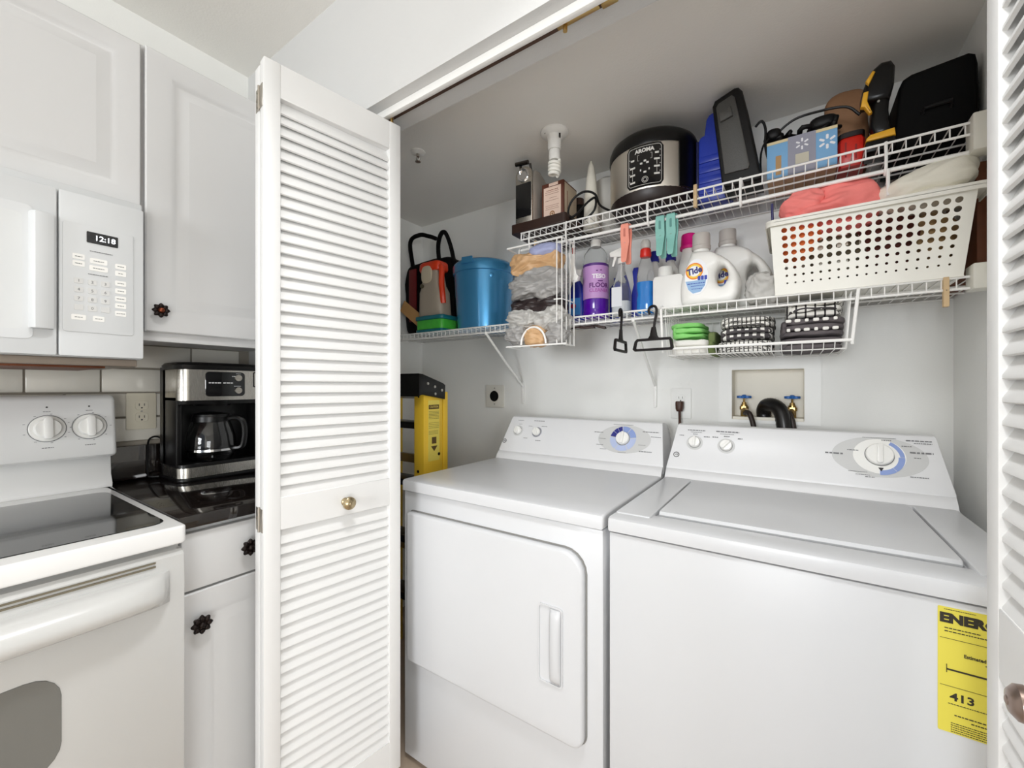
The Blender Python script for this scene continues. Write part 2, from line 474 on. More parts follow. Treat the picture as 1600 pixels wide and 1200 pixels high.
# microwave
t = thing('microwave', 'white over-the-range microwave with keypad and lit clock', 'microwave', (-1.58, -.02, 1.262))
B().box(-1.7795, -1.385, -.40, .352, 1.28, 1.6775, .003).build('body', MICRO, t)
x = -1.3845
b = B(); b.prism(rrect(-.398, .2005, 1.282, 1.658, .004), x, x + .0145, 'x', bev=.002)
md = b.build('door', MICRO, t)
b = B().ring(rrect(-.36, .165, 1.315, 1.605, .012), rrect(-.335, .150, 1.335, 1.585, .01), x + .0145, x + .0158, 'x'); b.build('window_frame', MICRO, md)
B().box(x + .0146, x + .0155, -.335, .150, 1.335, 1.585).build('window', mat('microwave_window', (214, 216, 216), .45), md)
b = B().prism([(x + .0145, .158), (x + .030, .160), (x + .036, .166), (x + .036, .182), (x + .030, .194), (x + .0145, .196)], 1.338, 1.592, 'z', bev=.003)
b.build('handle', MICRO, md)
b = B().prism(rrect(.2035, .351, 1.282, 1.658, .004), x, x + .0145, 'x', bev=.002); cp = b.build('control_panel', MICRO, t)
xf = x + .0145
b = B().prism(rrect(.209, .3315, 1.338, 1.588, .006), xf, xf + .0022, 'x', bev=.001); b.build('keypad_plate', MICRO, cp)
xf += .0022
B().prism(rrect(.2475, .302, 1.549, 1.575, .002), xf, xf + .0012, 'x').build('display', BLACKG, cp)
def FX(x, y, z): return frame((x, y, z), (0, 1, 0), (0, 0, 1), (1, 0, 0))       # print on a face looking to +X
text('12:18', .017, FX(xf + .0013, .279, 1.562), mat('clock_digits', (235, 240, 245), .5, emit=2.2), cp, 'clock_digits', bold=.0001)
kb = None
KEYM = mat('key_grey', (214, 214, 212), .45)
for r in range(4):
    for c in range(3):
        if kb is None:
            kb = B().prism(rrect(-.0075, .0075, -.0062, .0062, .002, 3), 0, .0011, 'x').build('button', KEYM, cp, local=True); q = kb
        else: q = copy_part(kb, cp)
        q.location = Vector((xf, .2345 + .0225 * c, 1.4565 - .0205 * r)) - W[cp.name].translation
wb = None
for y, z, w in [(.2345, 1.512, 1), (.2345, 1.496, 1), (.268, 1.508, 1.5), (.268, 1.491, 1.6), (.307, 1.505, 1), (.307, 1.488, 1), (.307, 1.464, 1), (.307, 1.445, 1), (.307, 1.426, 1), (.307, 1.409, 1), (.307, 1.39, 1), (.2345, 1.372, 1.2), (.268, 1.372, 1)]:
    if wb is None: wb = B().prism(rrect(-.010, .010, -.0062, .0062, .002, 3), 0, .0007, 'x').build('button', WHITEP, cp, local=True); q = wb
    else: q = copy_part(wb, cp)
    q.location = Vector((xf, y, z)) - W[cp.name].translation; q.scale = (1, w, 1)
rows = [(.253, .292, 1.530, .0022), (.25, .284, 1.4755, .0022)]
for y, z, w in [(.2345, 1.512, .012), (.2345, 1.496, .012), (.268, 1.508, .018), (.268, 1.491, .02), (.307, 1.505, .012), (.307, 1.488, .009), (.307, 1.464, .012), (.307, 1.445, .012), (.307, 1.426, .015), (.307, 1.409, .012), (.307, 1.39, .015), (.2345, 1.372, .013), (.268, 1.372, .012)]:
    rows.append((y - w / 2, y + w / 2, z, .0022))
lines(rows, FX(xf + .0008, 0, 0), GREYP, cp)
for i, ch in enumerate('1234567890'):
    r, c = divmod(i, 3)
    if ch == '0': r, c = 3, 1
    text(ch, .009, FX(xf + .0012, .2345 + .0225 * c, 1.4565 - .0205 * r), GREYP, cp)
b = B().box(-1.74, -1.395, -.38, .345, 1.262, 1.2798, .003); b.build('vent_base', mat('hood_grey', (150, 138, 126), .4, .3), t)
b = B()
for y0, y1 in ((-.30, -.06), (.04, .29)):
    b.box(-1.70, -1.42, y0, y1, 1.257, 1.263, .001)
stuff(b.build('grease_filter', mat('grease_filter', (112, 62, 36), .45, .5, bump=.5, bscale=400), t))

# range
t = thing('electric_range', 'white electric range with black glass cooktop and two visible dials', 'stove', (-1.43, -.02, 0))
B().box(-1.775, -1.135, -.40, .350, .02, .872).build('body', RANGEW, t)
b = B(); b.prism(rrect(-1.69, -1.083, -.402, .3505, .012), .876, .914, 'z', bev=.005, seg=3)
ct = b.build('cooktop_frame', RANGEW, t)
B().prism(rrect(-1.61, -1.132, -.375, .331, .03), .9135, .9158, 'z', bev=.0008, seg=1).build('glass_top', BLACKG, ct)
b = B().prism([(-1.775, .9135), (-1.69, .9135), (-1.69, .925), (-1.705, .95), (-1.712, 1.02), (-1.775, 1.02)], -.40, .362, 'y', bev=.003)
b.build('backguard', RANGEW, t)
b = B().prism([(-1.775, 1.008), (-1.668, 1.008), (-1.661, 1.014), (-1.660, 1.022), (-1.682, 1.172), (-1.690, 1.183), (-1.702, 1.187), (-1.775, 1.187)], -.402, .366, 'y', bev=.011, seg=3)
gp = b.build('control_panel', RANGEW, t)
# panel face runs from (-1.660,1.022) to (-1.682,1.172)
sl = Vector((-.022, 0, .150)).normalized(); nm = Vector((.150, 0, .022)).normalized()
def GF(y, z):
    k = (z - 1.022) / .150
    return frame((-1.660 - .022 * k + .0004 * nm.x, y, z), (0, 1, 0), sl, nm)
DKN = mat('range_knob_white', (240, 239, 235), .3)
for y in (-.27, -.18, .227, .309):
    M = GF(y, 1.098)
    k = B().lathe([(.0345, -.001), (.0345, .003), (.033, .0045)], n=36, M=M).build('knob', DKN, gp)
    b = B().lathe([(.026, .004), (.0255, .016), (.0235, .019), (.004, .0195)], n=32, M=M)
    b.prism(rrect(-.0085, .0085, -.0295, .0295, .008), .004, .027, 'z', bev=.003, M=M)
    b.build('knob_grip', DKN, k)
    B().ring([(.0365 * cos(a * pi / 18), .0365 * sin(a * pi / 18)) for a in range(36)], [(.0352 * cos(a * pi / 18), .0352 * sin(a * pi / 18)) for a in range(36)], 0, .0006, M=M).build('dial_ring', GREYP, k)
    rw = [(-.011, .011, -.052, .0026), (-.007, .007, .046, .002)]
    for a in range(0, 360, 40): rw.append((.044 * cos(radians(a)) - .002, .044 * cos(radians(a)) + .002, .044 * sin(radians(a)) * .9, .0018))
    lines(rw, M, GREYP, k)
    B().cyl((0, .058, 0), (0, .058, .0008), .0022, n=10, M=M).build('indicator_lamp', DARKP, k)
# oven door
b = B().prism([(-1.134, .16), (-1.097, .16), (-1.090, .17), (-1.087, .80), (-1.090, .852), (-1.100, .862), (-1.134, .862)], -.398, .348, 'y', bev=.004)
od = b.build('oven_door', BISC, t)
b = B()
for z in (.840, .848): b.box(-1.0885, -1.0865, -.28, .298, z - .0017, z + .0017)
stuff(b.build('vent_slots', mat('slot_dark', (110, 102, 84), .6), od))
hb = B(); rows = []
for i in range(41):
    u = -1 + 2 * i / 40; y = -.025 + u * .345
    k = max(0, 1 - abs(u) ** 7) ** .5
    z0, z1 = .760, .826; d = .045 * k + .004
    rows.append([(-1.0895, y, z0 + .012), (-1.087 + d * .5, y, z0 + .004 * k), (-1.087 + d * .95, y, z0 + .016), (-1.087 + d, y, z0 + .034), (-1.087 + d * .8, y, z1 - .016), (-1.087 + d * .35, y, z1 - .002), (-1.0895, y, z1)])
hb.loops(rows).build('handle', BISC, od, sharp=60)
B().prism(rrect(-.40 + .17, .165, .53, .703, .045), -1.0885, -1.0862, 'x', bev=.001, seg=1).build('window', GREYGL, od)
B().box(-1.134, -1.094, -.398, .348, .03, .152, .005).build('storage_drawer', RANGEW, t)

# base cabinet, countertop
t = thing('base_cabinet', 'white base cabinet with black flower knobs under the dark countertop', 'cabinet', (-1.47, .57, 0))
B().box(-1.7795, -1.187, .362, .774, .10, .8835).box(-1.7795, -1.25, .362, .774, .0, .10).build('body', CABW, t)
dr = B().prism(rrect(.366, .652, .733, .868, .004), -1.187, -1.167, 'x', bev=.003).build('drawer', CABW, t)
flower_knob(dr, -1.167, .505, .802, .019)
db = door_slab(B(), -1.187, .366, .652, .115, .727, fr=.05, dep=.003).build('door', CABW, t)
flower_knob(db, -1.1675, .400, .654, .0195)
t = thing('countertop', 'dark polished granite countertop with low splash beside the range', 'countertop', (-1.465, .57, .884))
B().box(-1.7795, -1.150, .3535, .774, .884, .914, .003).build('slab', GRANITE, t)
B().box(-1.7795, -1.757, .3685, .774, .9142, 1.022, .002).build('backsplash', GRANITE, t)

# outlet on the tile
def duplex(t, x, y, z, pl, w=.038, h=.059):
    B().prism(rrect(y - w, y + w, z - h, z + h, .004), x, x + .0055, 'x', bev=.0015).build('cover_plate', pl, t)
    for dz in (.0195, -.0195):
        r = B().prism(rrect(y - .0165, y + .0165, z + dz - .0145, z + dz + .0145, .009), x + .0055, x + .0078, 'x', bev=.0006, seg=1).build('receptacle', pl, t)
        b = B()
        for dy in (-.0065, .0065): b.box(x + .0078, x + .0082, y + dy - .001, y + dy + .001, z + dz - .002, z + dz + .006)
        b.cyl((x + .0077, y, z + dz - .008), (x + .0083, y, z + dz - .008), .0025, n=10)
        stuff(b.build('slots', DARKP, r))
    B().cyl((x + .005, y, z), (x + .0072, y, z), .003, n=10).build('screw', ALU, t)
t = thing('wall_outlet', 'ivory duplex outlet on the tile behind the range', 'outlet', (-1.769, .447, 1.072))
duplex(t, -1.7692, .447, 1.1315, PLATE)

# coffee maker
t = thing('coffee_maker', 'black and steel drip coffee maker on the dark countertop', 'coffee maker', (-1.63, .605, .914))
Y0, Y1 = .484, .735
b = B().prism(rrect(-1.735, -1.555, Y0, Y1, (.025, .01, .01, .025)), .914, .924, 'z', bev=.002).prism(rrect(-1.735, -1.565, Y0 + .004, Y1 - .004, (.02, .01, .01, .02)), .924, .968, 'z', bev=.002)
b.prism(rrect(-1.735, -1.668, Y0, Y1, .01), .96, 1.275, 'z', bev=.002)
b.box(-1.70, -1.585, Y0, Y0 + .014, .96, 1.18, .003).box(-1.70, -1.585, Y1 - .014, Y1, .96, 1.18, .003)
b.prism(rrect(-1.735, -1.566, Y0 + .003, Y1 - .003, (.02, .01, .01, .02)), 1.155, 1.27, 'z', bev=.002)
b.build('housing', BLACK, t)
b = B()
def cband(z0, z1, xf, r, mi=0):
    out = rrect(-1.70, xf, Y0, Y1, (r, .002, .002, r), 6); inn = rrect(-1.698, xf - .003, Y0 + .003, Y1 - .003, (r, .002, .002, r), 6)
    b.ring(out, inn, z0, z1, 'z')
cband(.926, .957, -1.559, .028); b.build('steel_band', STEELV, t)
b = B(); cband(1.168, 1.266, -1.560, .028); b.build('steel_band', STEELV, t)
b = B().loft([(1.268, -1.648, .6095, .088, .127, 6), (1.280, -1.648, .6095, .090, .129, 6), (1.288, -1.65, .6095, .084, .122, 6), (1.291, -1.65, .6095, .06, .09, 5)], 32)
b.build('lid', BLACK, t)
cp = B().prism(rrect(.552, .668, 1.180, 1.260, .012), -1.5605, -1.5575, 'x', bev=.001, seg=1).build('control_panel', BLACKG, t)
for z in (1.241, 1.199): B().cyl((-1.5576, .647, z), (-1.5535, .647, z), .0105, n=20).build('button', STEEL, cp)
lines([(.561, .597, 1.224, .005), (.602, .632, 1.224, .005), (.628, .64, 1.246, .003), (.634, .655, 1.2135, .002), (.64, .655, 1.255, .002)], FX(-1.5574, 0, 0), mat('panel_print', (215, 215, 215), .5), cp)
B().ring(rrect(.695, .724, 1.21, 1.262, .003), rrect(.698, .721, 1.213, 1.259, .002), -1.5602, -1.5585, 'x').build('side_panel_frame', BLACK, t)
B().tube([(-1.735, .50, 1.03), (-1.745, .485, 1.045), (-1.750, .470, 1.045), (-1.750, .460, 1.03), (-1.749, .458, .98), (-1.746, .458, .93), (-1.740, .462, .918), (-1.725, .482, .9175)], .003, 6, smooth=5).build('cord', CORDB, t)
B().cyl((-1.62, .595, 1.148), (-1.62, .595, 1.166), .05, .06, n=24).build('filter_basket', BLACK, t)

t = thing('coffee_carafe', 'glass carafe with black handle inside the coffee maker', 'carafe', (-1.618, .59, .968))
c = (-1.618, .59, .9685)
prof = [(.050, 0), (.057, .002), (.067, .02), (.0705, .048), (.068, .08), (.059, .112), (.051, .132), (.0495, .132), (.057, .112), (.066, .08), (.0685, .048), (.065, .021), (.055, .004), (.048, .003)]
B().lathe(prof, c, 36).build('glass_jug', GLASS, t)
b = B().lathe([(.0515, .128), (.0545, .128), (.0545, .144), (.0515, .144)], c, 32).lathe([(.052, .142), (.050, .152), (.02, .158), (.002, .1585)], c, 32)
b.build('lid', BLACK, t)
B().lathe([(.0700, .033), (.0716, .033), (.0716, .040), (.0700, .040)], c, 36).build('band', CHROME, t)
a = radians(40); dx, dy = cos(a), sin(a)
hp = [(c[0] + dx * q, c[1] + dy * q, c[2] + z) for q, z in ((.052, .137), (.080, .140), (.099, .128), (.106, .10), (.104, .066), (.096, .042), (.070, .037))]
B().tube(hp, .0085, 8, smooth=5).build('handle', BLACK, t)

# ================================================================== LAUNDRY CLOSET
def FY(x, y, z): return frame((x, y, z), (1, 0, 0), (0, 0, 1), (0, -1, 0))        # print on a face looking to -Y
# console face frame shared by both machines
CS = Vector((0, .49, .871)).normalized(); CN = Vector((0, -.871, .49)).normalized()
def CF(x, v, h=0.0): return frame(Vector((x, 1.452, .942)) + CS * v + CN * h, (1, 0, 0), CS, CN)

def console(t, x0, x1):
    b = B()
    pr = [(1.4545, .915), (1.4535, .940)] + [((Vector((0, 1.452, .942)) + CS * v).y, (Vector((0, 1.452, .942)) + CS * v).z) for v in (.004, .148)] + [(1.531, 1.079), (1.545, 1.083), (1.585, 1.076), (1.61, 1.05), (1.61, .915)]
    rows = []
    for x, k in ((x0, 0), (x0 + .0015, 1), (x1 - .0015, 1), (x1, 0)):
        r = []
        for y, z in pr:
            ins = max(0, (z - .942)) / .14
            xx = x + (.022 * ins ** 1.3 if x < (x0 + x1) / 2 else -.022 * ins ** 1.3)
            r.append((xx, y + (.002 if not k else 0) * (1 if y < 1.53 else -1), z - (0 if k else .002) * (z > .95)))
        rows.append(r)
    b.loops(rows)
    cs = b.build('console', APPLP, t, sharp=30)
    B().prism([(1.425, .905), (1.438, .925), (1.4515, .9395), (1.60, .9395), (1.60, .905)], x0 + .001, x1 - .001, 'x').build('console_riser', APPLP, t, sharp=60)
    return cs
def knob_small(cs, x, v, r, ang, ringm, skirt=True):
    M = CF(x, v)
    if skirt: B().lathe([(r * 1.45, 0), (r * 1.45, .0008), (r * 1.0, .001)], n=36, M=M).build('dial_print', ringm, cs)
    k = B().lathe([(r, .0005), (r, .010), (r * .93, .0125), (.001, .013)], n=32, M=M).build('knob', WHITEP, cs)
    R = M @ Matrix.Rotation(radians(ang), 4, 'Z')
    B().prism(rrect(-r * .22, r * .22, -r * .93, r * .93, r * .18), .009, .0195, 'z', bev=.0015, M=R).build('knob_grip', WHITEP, k)
    B().ring([(r * 1.06 * cos(a * pi / 18), r * 1.06 * sin(a * pi / 18)) for a in range(36)], [(r * 1.0 * cos(a * pi / 18), r * 1.0 * sin(a * pi / 18)) for a in range(36)], 0, .0014, M=M).build('knob_shadow_ring', GREYP, k)
    return k
def arc_piece(r0, r1, a0, a1, n=10):
    out = [(r1 * cos(radians(a0 + (a1 - a0) * i / n)), r1 * sin(radians(a0 + (a1 - a0) * i / n))) for i in range(n + 1)]
    return out + [(r0 * cos(radians(a1 + (a0 - a1) * i / n)), r0 * sin(radians(a1 + (a0 - a1) * i / n))) for i in range(n + 1)]
def emblem(cs, x, v):
    M = CF(x, v, .0002)
    b = B().ring([(.0095 * cos(a * pi / 12), .0095 * sin(a * pi / 12)) for a in range(24)], [(.0075 * cos(a * pi / 12), .0075 * sin(a * pi / 12)) for a in range(24)], 0, .001, M=M)
    e = b.build('emblem', DARKP, cs)
    text('GE', .0085, CF(x, v, .0006), DARKP, cs, shear=.25)
def oval(cs, x, v, rx, rv, m):
    B().prism([(rx * cos(2 * pi * i / 48), rv * sin(2 * pi * i / 48)) for i in range(48)], 0, .0006, 'z', M=CF(x, v)).build('dial_panel', m, cs)

# dryer
DX0, DX1 = -1.052, -.366
t = thing('dryer', 'white front loading dryer, left of the washer', 'dryer', ((DX0 + DX1) / 2, 1.26, 0))
B().box(DX0 + .003, DX1 - .003, .925, 1.605, .022, .875, .004).box(DX0 + .04, DX1 - .04, .96, 1.58, 0, .03).build('body', APPL, t)
b = B().prism([(.917, .878), (.917, .903), (.919, .909), (.926, .9125), (1.0, .913), (1.43, .911), (1.61, .911), (1.61, .878)], DX0, DX1, 'x', bev=.006, seg=3)
b.build('top', APPL, t)
b = B(); b.prism(rrect(DX0 + .034, -.412, .345, .815, (.055, .012, .012, .03)), .903, .9265, 'y', bev=.008, seg=3)
dd = b.build('door', APPL, t)
b = B(); o = rrect(DX0 + .031, -.4085, .3415, .8185, (.058, .015, .015, .033)); i_ = rrect(DX0 + .034, -.412, .345, .815, (.055, .012, .012, .03))
b.ring(o, i_, .9235, .9252, 'y'); b.build('door_gasket', mat('gasket_grey', (128, 126, 122), .7), t)
b = B().ring(rrect(-.5305, -.462, .478, .672, .010), rrect(-.527, -.4655, .4815, .6685, .008), .8995, .904, 'y')
b.build('handle_rim', APPL, dd)
hp = B()
rows = []
for i in range(17):
    z = .4845 + (.665 - .4845) * i / 16; k = sin(pi * i / 16) ** .35
    rows.append([(-.497, .9032, z), (-.497, .9015 - .006 * k, z), (-.49, .9005 - .012 * k, z), (-.474, .9 - .013 * k, z), (-.468, .9015 - .009 * k, z), (-.467, .9032, z)])
hp.loops(rows).build('handle', APPL, dd, sharp=60)
for z in (.769, .42): B().box(DX0 + .0275, DX0 + .0345, .914, .926, z - .026, z + .026, .001).build('hinge', mat('hinge_grey', (150, 148, 144), .4, .6), t)
cs = console(t, DX0, DX1)
knob_small(cs, -.981, .093, .0165, 25, LGREY)
knob_small(cs, -.888, .092, .0165, 30, LGREY, False)
B().prism(arc_piece(.0185, .0215, 110, 190), .0, .0012, 'z', M=CF(-.888, .092)).build('dial_arc', DARKP, cs)
B().prism(arc_piece(.0185, .0225, -170, 100), .0, .0012, 'z', M=CF(-.888, .092)).build('dial_arc', mat('dial_grey', (150, 150, 160), .5), cs)
oval(cs, -.517, .089, .098, .056, LGREY)
for a0, a1, m in ((100, 122, BLUE1), (122, 144, BLUE1), (144, 172, BLUE1), (60, 98, BLUE2), (8, 58, BLUE2), (-60, 6, BLUE3), (-120, -62, BLUE3), (-186, -122, BLUE3)):
    B().prism(arc_piece(.027, .0485, a0 + .8, a1 - .8), .0006, .0012, 'z', M=CF(-.520, .090)).build('dial_segment', m, cs)
knob_small(cs, -.520, .090, .0245, 0, LGREY, False)
emblem(cs, -1.035, .042)
lines([(-.995, -.967, .142, .003), (-.915, -.865, .143, .004), (-.935, -.917, .117, .0025), (-.872, -.845, .119, .003), (-.945, -.925, .062, .003), (-.885, -.86, .055, .003), (-.985, -.97, .124, .002),
       (-.635, -.60, .110, .004), (-.452, -.395, .122, .004), (-.420, -.385, .104, .003), (-.455, -.41, .046, .004), (-.618, -.59, .06, .0025), (-.60, -.575, .044, .0025), (-.565, -.49, .1455, .002), (-.612, -.585, .085, .0025), (-.46, -.435, .07, .0025), (-.53, -.50, .036, .002)], CF(0, 0, .0007), GREYP, cs)

# washer
WX0, WX1 = -.356, .331
t = thing('washer', 'white top loading washer with yellow label, right of the dryer', 'washer', ((WX0 + WX1) / 2, 1.26, 0))
B().box(WX0 + .003, WX1 - .003, .922, 1.605, .022, .876, .004).box(WX0 + .04, WX1 - .04, .96, 1.58, 0, .03).build('body', APPL, t)
b = B()
b.prism([(.917, .880), (.917, .902), (.919, .908), (.927, .912), (.990, .9105), (1.012, .903), (1.40, .903), (1.41, .913), (1.61, .913), (1.61, .880)], WX0, WX1, 'x', bev=.006, seg=3)
b.prism(rrect(WX0 + .004, WX0 + .086, .96, 1.43, .006), .900, .9145, 'z', bev=.004)
b.prism(rrect(WX1 - .087, WX1 - .004, .96, 1.43, .006), .900, .9145, 'z', bev=.004)
b.build('top', APPL, t)
lx0, lx1 = WX0 + .092, WX1 - .093
b = B().prism([(1.008, .905), (1.006, .910), (1.010, .9165), (1.02, .9185), (1.395, .9165), (1.402, .912), (1.402, .905)], lx0, lx1, 'x', bev=.004, seg=3)
b.build('lid', APPL, t)
cs = console(t, WX0, WX1)
knob_small(cs, -.275, .094, .0175, 0, LGREY)
knob_small(cs, -.180, .090, .0175, -40, LGREY)
oval(cs, .190, .090, .100, .058, LGREY)
B().prism([(.055 * cos(2 * pi * i / 40), .05 * sin(2 * pi * i / 40)) for i in range(40)], .0006, .0012, 'z', M=CF(.192, .092)).build('dial_face', WHITEP, cs)
for a0, a1 in ((-92, -50), (-49, 2), (3, 60)):
    B().prism(arc_piece(.0385 if a1 < 50 else .042, .0515, a0, a1), .0012, .0017, 'z', M=CF(.193, .090)).build('dial_segment', BLUE2, cs)
knob_small(cs, .193, .095, .0295, -4, LGREY, False)
B().prism([(-.0055, .0045), (.0055, .0045), (0, -.006)], .0018, .0026, 'z', M=CF(.194, .054)).build('dial_pointer', DARKP, cs)
emblem(cs, -.328, .047)
lines([(-.30, -.245, .139, .004), (-.29, -.255, .132, .002), (-.212, -.145, .139, .005), (-.20, -.16, .131, .002), (-.325, -.31, .118, .003), (-.282, -.268, .125, .003), (-.248, -.23, .117, .003), (-.222, -.205, .118, .004), (-.188, -.172, .123, .004), (-.148, -.135, .117, .004),
       (.075, .115, .092, .006), (.255, .30, .108, .006), (.125, .15, .105, .003), (.24, .26, .125, .003), (.262, .275, .093, .003), (.25, .285, .040, .003), (.125, .165, .043, .002), (.14, .17, .035, .002), (.16, .18, .030, .003), (.25, .30, .142, .004), (.265, .30, .135, .003), (.16, .23, .1455, .0015), (.20, .22, .139, .003)], CF(0, 0, .0013), GREYP, cs)
# yellow energy label on the washer front
y = .9219
eb = B().prism(rrect(.1885, .3275, .671, .866, .002), y - .0006, y, 'y').build('energy_label', YLABEL, t)
eb['label'] = 'yellow energy guide label'
INK = mat('label_ink', (40, 34, 20), .6)
text('ENERGYGUIDE', .0195, FY(.1905, y - .0007, .8485), INK, eb, align='LEFT', bold=.0012, sx=1.06)
text('413', .0165, FY(.202, y - .0007, .7275), INK, eb, align='LEFT', bold=.0004, sx=1.1)
text('kWh', .006, FY(.245, y - .0007, .722), INK, eb, align='LEFT')
text('Estimated Yearly Electricity Use', .0075, FY(.256, y - .0007, .795), INK, eb, bold=.0002, sx=.8)
rows = [(.1955, .23, .8625, .0012), (.196, .235, .8335, .002), (.196, .245, .8285, .002), (.24, .30, .788, .0018), (.20, .31, .7165, .0016), (.207, .26, .700, .0022), (.225, .30, .694, .0022)]
for k in range(5): rows.append((.203, .312, .687 - .0033 * k, .0015))
lines(rows, FY(0, y - .0007, 0), INK, eb)
b = B().box(.198, .312, y - .0012, y - .0006, .768, .7705).box(.198, .1988, y - .0012, y - .0006, .764, .777).box(.3115, .312, y - .0012, y - .0006, .764, .777)
b.box(.191, .32, y - .0011, y - .0006, .8170, .8175).box(.191, .32, y - .0011, y - .0006, .7430, .7435)
stuff(b.build('label_rule', INK, eb, smooth=False))

# step ladder in the gap left of the dryer
t = thing('step_ladder', 'yellow folded step ladder with black top cap beside the dryer', 'ladder', (-1.43, 1.25, 0))
L = []
lean = Matrix.Translation((-1.29, 1.25, 1.26)) @ Matrix.Rotation(radians(-2.2), 4, 'Y') @ Matrix.Translation((1.29, -1.25, -1.26))
for xw, sgn in ((-1.262, 1), (-1.60, -1)):
    b = B()
    wx = xw
    b.box(wx - .003, wx + .003, 1.215, 1.318, .0, 1.205, .001)
    b.box(wx - .052 if sgn > 0 else wx - .003, wx + .003 if sgn > 0 else wx + .052, 1.2115, 1.2165, .0, 1.205, .001)
    b.box(wx - .03 if sgn > 0 else wx - .003, wx + .003 if sgn > 0 else wx + .03, 1.316, 1.321, .0, 1.205, .001)
    r = b.build('rail', YELLOW, t)
    if sgn > 0:
        xs = wx + .0031
        B().box(xs, xs + .0008, 1.237, 1.303, .90, 1.155).build('warning_label', mat('pale_label', (232, 212, 96), .6), r)
        b = B().box(xs + .0008, xs + .0014, 1.24, 1.30, 1.118, 1.136).box(xs + .0008, xs + .0014, 1.258, 1.284, .972, 1.0)
        b.prism([(1.253, .962), (1.290, .962), (1.2715, .94)], xs + .0008, xs + .0014, 'x'); b.build('label_mark', mat('label_brown', (88, 66, 26), .6), r)
        text('CAUTION', .013, FX(xs + .0015, 1.27, 1.127), mat('pale_ink', (236, 214, 110), .6), r, sx=.85)
        rw = [(1.24, 1.30, 1.108 - .006 * k, .0025) for k in range(6)] + [(1.24, 1.30, 1.06 - .007 * k, .002) for k in range(4)] + [(1.24, 1.295, 1.025 - .006 * k, .002) for k in range(3)]
        lines(rw, FX(xs + .0009, 0, 0), mat('label_brown', (88, 66, 26), .6), r)
        B().cyl((xs, 1.30, .925), (xs + .002, 1.30, .925), .007, n=14).build('rivet', BLACK, r)
        B().cyl((wx - .025, 1.2118, 1.17), (wx - .025, 1.2095, 1.17), .004, n=10).cyl((wx - .028, 1.2118, .86), (wx - .028, 1.2095, .86), .006, n=10).build('rivet', BLACK, r)
b = B().prism([(1.178, 1.172), (1.195, 1.180), (1.330, 1.158), (1.332, 1.220), (1.318, 1.228), (1.20, 1.264), (1.178, 1.266)], -1.62, -1.249, 'x', bev=.004)
cap = b.build('top_cap', BLACK, t)
b = B()
for yy, zz in ((1.225, 1.225), (1.265, 1.212), (1.307, 1.197), (1.268, 1.182)): b.cyl((-1.2492, yy, zz), (-1.246, yy, zz), .0055, n=12)
stuff(b.build('rivet', ALU, cap))
for k, z in enumerate((1.035, .79, .545, .30)):
    B().box(-1.60, -1.265, 1.213, 1.30, z, z + .028, .003).build('step', BLACK, t)
for wx in (-1.285, -1.578):
    B().box(wx - .018, wx + .018, 1.335, 1.365, 0, 1.19, .002).build('rear_rail', YELLOW, t)
for z in (.45, .86): B().box(-1.59, -1.27, 1.34, 1.36, z, z + .04).build('rear_brace', mat('ladder_steel', (150, 146, 138), .4, .8), t)

# wall plates on the back wall
t = thing('dryer_outlet', 'cream wall plate with one large round black socket', 'outlet', (-1.253, 1.70, 1.107))
pl = B().prism(rrect(-1.311, -1.196, 1.108, 1.221, .005), 1.6935, 1.6998, 'y', bev=.002).build('cover_plate', mat('plate_cream', (234, 231, 222), .4), t)
B().cyl((-1.2535, 1.6935, 1.165), (-1.2535, 1.6905, 1.165), .0295, n=28).build('socket', mat('outlet_cream', (226, 222, 210), .5), t)
B().cyl((-1.2535, 1.6906, 1.165), (-1.2535, 1.6895, 1.165), .0265, n=28).build('socket_face', BLACKM, t)
for dz in (-.04, .04): B().cyl((-1.2535, 1.6940, 1.165 + dz), (-1.2535, 1.6925, 1.165 + dz), .0035, n=10).build('screw', ALU, t)

t = thing('wall_outlet', 'white outlet with a brown plug left of the water valve box', 'outlet', (-.36, 1.70, 1.088))
B().prism(rrect(-.398, -.323, 1.089, 1.206, .004), 1.6935, 1.6998, 'y', bev=.002).build('cover_plate', WPLATE, t)
r = B().prism(rrect(-.377, -.344, 1.152, 1.181, .01), 1.6915, 1.6940, 'y', bev=.0008, seg=1).build('receptacle', WPLATE, t)
B().box(-.368, -.3665, 1.6912, 1.6917, 1.166, 1.174).box(-.3545, -.353, 1.6912, 1.6917, 1.166, 1.174).cyl((-.3605, 1.6918, 1.158), (-.3605, 1.6912, 1.158), .0025, n=8).build('slots', DARKP, r)
B().prism(rrect(-.377, -.344, 1.113, 1.142, .01), 1.6915, 1.6940, 'y', bev=.0008, seg=1).build('receptacle', WPLATE, t)
t = thing('power_cord', 'brown plug and cord hanging from the white outlet', 'cord', (-.3605, 1.66, 1.06))
B().loft([(1.118, -.3605, 1.672, .010, .012, 3), (1.128, -.3605, 1.672, .013, .016, 4), (1.150, -.3605, 1.675, .0145, .0165, 4), (1.156, -.3605, 1.675, .013, .015, 4)], 20).build('plug', BROWNC, t)
B().tube([(-.3605, 1.672, 1.119), (-.3595, 1.670, 1.10), (-.3585, 1.665, 1.06), (-.358, 1.655, .98), (-.357, 1.645, .86)], .0048, 8, smooth=4).build('cord', BROWNC, t)

